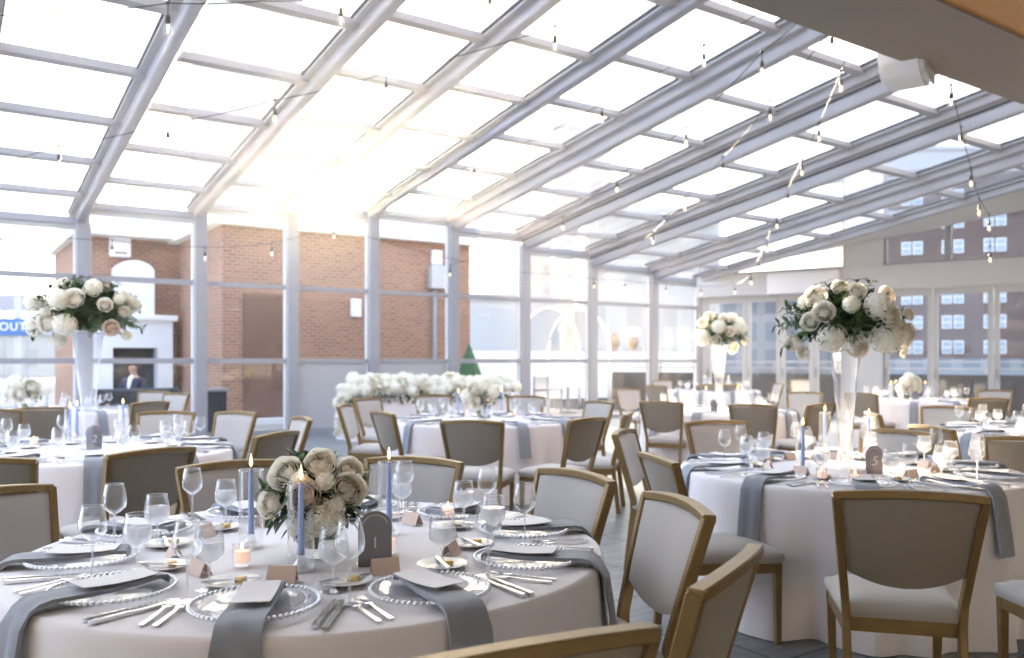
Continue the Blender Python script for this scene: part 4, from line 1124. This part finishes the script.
def sign(label, loc, rz, text, h=.172, w=.104, top='table'):
    o = thing('table_sign', label, 'table number', loc, rz)
    pts = [(-w / 2, 0), (w / 2, 0)] + [(w / 2 * math.cos(a), h - w / 2 + w / 2 * math.sin(a)) for a in [PI * k / 18 for k in range(19)]]
    b = new_bm(); prism(b, pts, .007); obj('panel', b, M['slate'], o)
    b = new_bm(); box(b, -w / 2 - .004, w / 2 + .004, -.022, .022, -.004, .008, bev=.002); obj('base', b, M['glass'], o)
    if text:
        put('number', text_mesh('number', text, .075 if text != '1' else .05, M['letter'], .0006, .2 if text != '1' else 0), o, (0, -.0045, .072), (PI / 2, 0, 0))
    b = new_bm()
    tube(b, [((w / 2 - .012) * math.cos(a), -.0042, h - w / 2 + (w / 2 - .012) * math.sin(a)) for a in [PI * k / 20 for k in range(2, 19)]], .0011, 5); obj('arched_line', b, M['letter'], o)
    return o

# ------------------------------------------------------------------ lay the tables
REG = []                                          # (table, kind phrase, object) for labels by order across the picture
def seen(p, m=24): return p[1] > .3 and -m < pxx(p) < 1024 + m and -40 < pyy(p) < 658 + m
def reg(t, kind, o, cat): 
    o['category'] = cat; REG.append((t, kind, o)); return o
TZ = .7615
def lay(t, start, n=10, level=2, skip=()):
    c, r = TABLES[t]; q = random.Random(100 + t); ring = r - .215
    for k in range(n):
        if k in skip: continue
        a = math.radians(start + 360 / n * k); d = Vector((math.cos(a), math.sin(a), 0)); base = c + d * ring + Vector((0, 0, TZ))
        inw = -d; right = Vector((inw.y, -inw.x, 0)); rz = math.atan2(inw.y, inw.x) - PI / 2
        def P(u, v): return base + inw * u + right * v
        j = lambda s: q.uniform(-s, s)
        if seen(base, 40):
            reg(t, 'beaded glass charger plate', dup(P_charger, base, rz), 'plate')
            zn = Vector((0, 0, .0))
            nk = put('napkin', NAPS[q.randrange(3)], loc=base, rot=(0, 0, rz + (j(.16) if level > 1 else j(.05)))); reg(t, 'slate grey draped napkin', nk, 'napkin')
            if level >= 1:
                mc = put('menu_card', MENU, loc=base, rot=(0, 0, rz + j(.15))); reg(t, 'cream menu card on its napkin', mc, 'menu')
        far = level < 2
        pw, pg = P(.06 + j(.02), .235 + j(.015)), P(.185 + j(.02), .165 + j(.02))
        if seen(pw): reg(t, 'tall empty wine glass', dup(P_winef if far else P_wine, pw, j(3)), 'glass')
        if seen(pg): reg(t, 'goblet of iced water', dup(P_gobletf if far else P_goblet, pg, j(3)), 'glass')
        pb = P(.235 + j(.015), -.15 + j(.02))
        if level >= 1 and seen(pb):
            o = dup(P_bread, pb, 0); reg(t, 'small white bread plate', o, 'plate')
            bk = put('butter_knife', KNIFE, loc=pb + Vector((0, 0, .010)), rot=(0, 0, rz - PI / 2 + .4 + j(.3)), scale=(.85, .72, 1)); reg(t, 'small butter knife across a bread plate', bk, 'knife')
            if level >= 2:
                bt = put('butter_pat', BUTTER, loc=pb + Vector((.02, .015, 0)), rot=(0, 0, j(2))); reg(t, 'pat of butter on a bread plate', bt, 'butter')
        if level >= 2:
            pp = P(.27 + j(.01), .01 + j(.02))
            if seen(pp): reg(t, 'blush tent place card', put('place_card', TENT, loc=pp, rot=(0, 0, rz + j(.25))), 'card')
        if level >= 1:
            for s, me, nm, kd, cat in ((-.192, FORK, 'dinner_fork', 'silver dinner fork', 'fork'), (-.228, FORK, 'dinner_fork', 'silver dinner fork', 'fork'), (.190, KNIFE, 'dinner_knife', 'silver dinner knife', 'knife'), (.218, KNIFE, 'dinner_knife', 'silver dinner knife', 'knife')):
                pf = P(-.055 + j(.012), s)
                if seen(pf): reg(t, kd, put(nm, me, loc=pf, rot=(0, 0, rz + j(.06))), cat)
lay(1, -90); lay(5, -105); lay(2, -100, level=1); lay(9, -125, level=1); lay(4, -66, level=1); lay(6, -82, level=0); lay(3, -60, level=0); lay(8, -80, level=0); lay(7, -80, level=0)
def candle(t, px, py, Y=None, tilt=0):
    p = on_z(px, py, TZ); 
    if Y: p = at(px, py, Y); p.z = TZ
    reg(t, 'clear glass candle cylinder', dup(P_th, p), 'candle holder'); reg(t, 'lit periwinkle taper candle', dup(P_tc, p, rot=(tilt, tilt, 0)), 'candle')
def votive(t, px, py):
    p = on_z(px, py, TZ); reg(t, 'clear votive cup', dup(P_vh, p), 'candle holder'); reg(t, 'small blush votive candle alight', dup(P_vc, p), 'candle')
for a in ((301, 570), (251, 547), (389, 534)): candle(1, *a)
for a in ((242, 566), (388, 553), (448, 520)): votive(1, *a)
for a in ((803, 474), (869, 456), (825, 449)): candle(5, *a)
for a in ((880, 470), (822, 480), (855, 484)): votive(5, *a)
for a in ((70, 443), (77, 440), (123, 436)): candle(2, *a)
for a in ((34, 446), (117, 441), (73, 440)): votive(2, *a)
for a in ((458.5, 416), (501.5, 414)): candle(4, *a)
for a in ((467, 417), (515, 416)): votive(4, *a)
for a in ((706, 411), (738, 409)): candle(6, *a)
for a in ((705, 389.5), (728.5, 389.5)): candle(7, *a)
for a in ((891, 400.5), (925, 400.5)): candle(8, *a)
for a in ((929, 401.5),): votive(8, *a)
for a in ((16, 411), (47, 408)): candle(3, *a)
for a in ((50, 411),): votive(3, *a)
def head_candle(px, v, nm):
    k = (px - CX) / F; u = (k * hA.y - hA.x) / (hd.x - k * hd.y); p = hA + hd * u + hn * v; p.z = TZ + .12
    reg(0, 'lit periwinkle taper candle', dup(P_tc, p), 'candle'); reg(0, 'clear glass candle cylinder', dup(P_th, p - Vector((0, 0, .12))), 'candle holder')
for px in (363, 376, 455, 463): head_candle(px, .45, '')
PHR[0] = 'the garlanded head table'
p = on_z(375, 566, TZ); sign('slate arched table sign standing beside the blush rose bouquet', p, .28, '1')
p = on_z(94, 449, TZ); sign('slate arched table sign with a pale figure two', p, .35, '2')
p = on_z(874, 474, TZ); sign('slate arched table sign with a pale figure five', p, .1, '5', .16, .10)
p = on_z(485, 418, TZ); sign('small slate arched table sign before the middle table flowers', p, .05, '', .17, .115)
p = on_z(915, 401.5, TZ); sign('small slate arched table sign before the flowers by the doors', p, .1, '', .17, .12)
p = on_z(714, 413, TZ); sign('slim slate arched sign under the middle tall bouquet', p, .5, '', .17, .11)

by = {}
for t, kd, o in REG: by.setdefault((t, kd), []).append(o)
for (t, kd), os_ in by.items():
    os_.sort(key=lambda o: pxx(o.location))
    for i, o in enumerate(os_):
        n = len(os_)
        if n == 1: pos = 'the only one'
        elif i == 0: pos = 'leftmost'
        elif i == n - 1: pos = 'rightmost'
        else: pos = f'{nth(i + 1)} from left'
        o['label'] = f'{kd}, {pos} on {PHR[t]}'
        o['group'] = f'{kd}s on {PHR[t]}'
for o in PROTOS:
    for c in list(o.children): bpy.data.objects.remove(c)
    bpy.data.objects.remove(o)

# ------------------------------------------------------------------ festoon lights
def bulb_proto():
    o = thing('festoon_bulb', 'x', 'light bulb')
    b = new_bm(); tube(b, [(0, 0, 0), (0, 0, -.10)], .005, 6); lathe(b, [(.014, -.012), (.02, 0), (.014, .012)], 10, True, True); obj('drop_cord', b, M['black'], o)
    b = new_bm(); lathe(b, [(.008, -.09), (.018, -.10), (.021, -.15), (.018, -.16)], 12, True, True); obj('socket', b, M['black'], o, True, 40)
    b = new_bm(); lathe(b, [(.014, -.158), (.024, -.185), (.031, -.215), (.027, -.245), (.012, -.262), (0, -.265)], 16); bl = obj('bulb', b, M['bulb'], o, True)
    b = new_bm(); lathe(b, [(.004, -.17), (.008, -.20), (.008, -.225), (0, -.235)], 8, True); put('filament', mesh_of(b, 'filament', M['fil']), bl)
    return o
BP = bulb_proto()
STR = [  # cable path: (px, py, depth), bulb at those marked 1
    ('crossing the roof from the left window', [(-25, 168, 9.6, 0), (59, 146, 9.4, 1), (168, 123, 9.2, 1), (275, 100, 9.0, 1), (386, 73, 8.7, 1), (555, 26, 8.2, 1), (640, -8, 7.9, 0)]),
    ('crossing the top left corner', [(-40, 15, 6.4, 0), (80, 11, 6.5, 0), (168, 3, 6.6, 1), (260, 1, 6.9, 0), (341, -3, 7.2, 1), (490, -14, 7.6, 1)]),
    ('running from above the sun toward the top middle', [(330, 222, 17.0, 0), (474, 163, 12.8, 1), (602, 104, 10.6, 1), (704, 45, 9.2, 1), (790, -8, 8.2, 0)]),
    ('rising over the middle window post', [(450, 265, 18.0, 1), (563, 216, 14.5, 1), (617, 176, 12.6, 1), (686, 127, 10.8, 1), (762, 52, 9.0, 1), (800, 20, 8.4, 0)]),
    ('rising over the slim windows toward the ceiling edge', [(594, 278, 20.2, 1), (653, 232, 16.4, 1), (685, 197, 14.4, 1), (723, 157, 12.4, 1), (770, 101, 10.4, 1), (832, 28, 8.8, 1)]),
    ('climbing steeply above the tall crystal vase', [(751, 273, 17.5, 1), (759, 258, 16.4, 1), (767, 239, 15.2, 1), (777, 214, 14.0, 1), (788, 188, 13.0, 1), (802, 159, 12.0, 1), (819, 123, 10.8, 1), (841, 71, 9.6, 1), (850, 44, 9.0, 0)]),
    ('hanging down before the brown house', [(990, 246, 12.6, 1), (989, 214, 12.0, 1), (979, 198, 11.6, 1), (971, 168, 11.0, 1), (961, 127, 10.4, 1), (951, 85, 9.8, 1), (949, 76, 9.5, 0)]),
    ('along the window tops', [(1, 231, 13.2, 1), (112, 240, 14.2, 1), (205, 247, 15.0, 1), (272, 243, 15.7, 1), (334, 226, 16.4, 1), (507, 270, 18.6, 1), (555, 274, 19.4, 1), (625, 280, 20.6, 1), (666, 284, 21.2, 1), (701, 286, 21.8, 1), (735, 284, 20.6, 1), (751, 273, 17.5, 0)]),
]
BPused = False
for si, (where, pts) in enumerate(STR):
    P3 = [at(*q[:3]) for q in pts]; b = new_bm(); path = []
    for A, B in zip(P3, P3[1:]):
        for k in range(6):
            t = k / 6; L = (A - B).length; path.append(A.lerp(B, t) - Vector((0, 0, .035 * L * 4 * t * (1 - t) * .5)))
    path.append(P3[-1]); tube(b, path, .0055, 5)
    c = obj('light_cable', b, M['black'], None, True); tag(c, f'thin festoon light cable {where}', 'cable')
    bl = sorted([(q[0], p) for q, p in zip(pts, P3) if q[3]], key=lambda z: z[0])
    for i, (_, p) in enumerate(bl):
        n = len(bl); pos = 'leftmost' if i == 0 else 'rightmost' if i == n - 1 else f'{nth(i + 1)} from left'
        lab = f'bulb, {pos} on the string {where}'
        dup(BP, p, 0, lab, f'festoon bulbs {where}')
for ch in list(BP.children):
    for g in list(ch.children): bpy.data.objects.remove(g)
    bpy.data.objects.remove(ch)
bpy.data.objects.remove(BP)

# ------------------------------------------------------------------ light
SUN = Vector(((362 - CX) / F, 1, (CY - 203) / F)).normalized()
w = bpy.data.worlds.new('sky'); sc.world = w; w.use_nodes = True; nt = w.node_tree; nt.nodes.clear()
out = nt.nodes.new('ShaderNodeOutputWorld'); bg = nt.nodes.new('ShaderNodeBackground'); nt.links.new(bg.outputs[0], out.inputs[0])
tc = nt.nodes.new('ShaderNodeTexCoord'); nr = nt.nodes.new('ShaderNodeVectorMath'); nr.operation = 'NORMALIZE'; nt.links.new(tc.outputs['Generated'], nr.inputs[0])
dt = nt.nodes.new('ShaderNodeVectorMath'); dt.operation = 'DOT_PRODUCT'; dt.inputs[1].default_value = SUN; nt.links.new(nr.outputs[0], dt.inputs[0])
cr = nt.nodes.new('ShaderNodeValToRGB'); nt.links.new(dt.outputs['Value'], cr.inputs[0])
el = cr.color_ramp.elements; el[0].position = 0.; el[0].color = (.68, .82, 1.06, 1); el[1].position = .80; el[1].color = (.90, .96, 1.04, 1)
for pos, col in ((.93, (1.25, 1.15, .98, 1)), (.985, (1.9, 1.6, 1.15, 1)), (.998, (4.5, 3.8, 2.6, 1)), (.9994, (14, 12, 9, 1))):
    e = el.new(pos); e.color = col
bg.inputs['Strength'].default_value = 2.1
nt.links.new(cr.outputs[0], bg.inputs['Color'])
sl = bpy.data.lights.new('sun', 'SUN'); sl.energy = 20.0; sl.angle = math.radians(.6); sl.color = (1, .80, .56)
so = bpy.data.objects.new('sun', sl); COL.objects.link(so); so.rotation_euler = SUN.to_track_quat('Z', 'Y').to_euler()
# warm lamps of the indoor room behind the viewer
for wq, nq in ((5.0, 14.5), (9.5, 13.5), (0.0, 15.5)):
    l = bpy.data.lights.new('room_lamp', 'AREA'); l.energy = 5; l.size = .5; l.color = (1, .75, .5)
    o = bpy.data.objects.new('room_lamp', l); COL.objects.link(o); o.location = WN(wq, nq, 3.3)

# thin scatter volume added across the room to imitate lens glare near the sun
m = bpy.data.materials.new('glare_scatter'); m.use_nodes = True; nt = m.node_tree; nt.nodes.clear()
out = nt.nodes.new('ShaderNodeOutputMaterial'); vs_ = nt.nodes.new('ShaderNodeVolumeScatter')
vs_.inputs['Density'].default_value = .0011; vs_.inputs['Anisotropy'].default_value = .84; vs_.inputs['Color'].default_value = (1, .97, .92, 1)
nt.links.new(vs_.outputs[0], out.inputs['Volume'])
b = new_bm(); box(b, -13.5, 11.5, -.16, 22.4, -.3, 8.2); hz = place_wall(obj('glare_haze', b, m)); hz['kind'] = 'stuff'; hz['label'] = 'thin scatter veil added in the room air to imitate sun glare'; hz['category'] = 'glare_haze'

# ------------------------------------------------------------------ camera, view
cam = bpy.data.cameras.new('camera'); co = bpy.data.objects.new('camera', cam); COL.objects.link(co)
co.location = (0, 0, H); co.rotation_euler = (PI / 2, 0, 0)
cam.sensor_width = 36; cam.lens = 36 * F / 1024; cam.shift_y = (CY - 329) / 1024
cam.clip_end = 600; cam.clip_start = .05
cam.dof.use_dof = True; cam.dof.focus_distance = 2.9; cam.dof.aperture_fstop = 2.8
sc.camera = co
sc.view_settings.view_transform = 'Standard'; sc.view_settings.look = 'None'; sc.view_settings.gamma = 1; sc.view_settings.exposure = 0.9
sc.view_settings.use_curve_mapping = False
cy = sc.cycles
cy.max_bounces = 10; cy.diffuse_bounces = 4; cy.glossy_bounces = 4; cy.transmission_bounces = 6; cy.transparent_max_bounces = 40
cy.caustics_reflective = False; cy.caustics_refractive = False; cy.sample_clamp_indirect = 6
cy.use_denoising = True
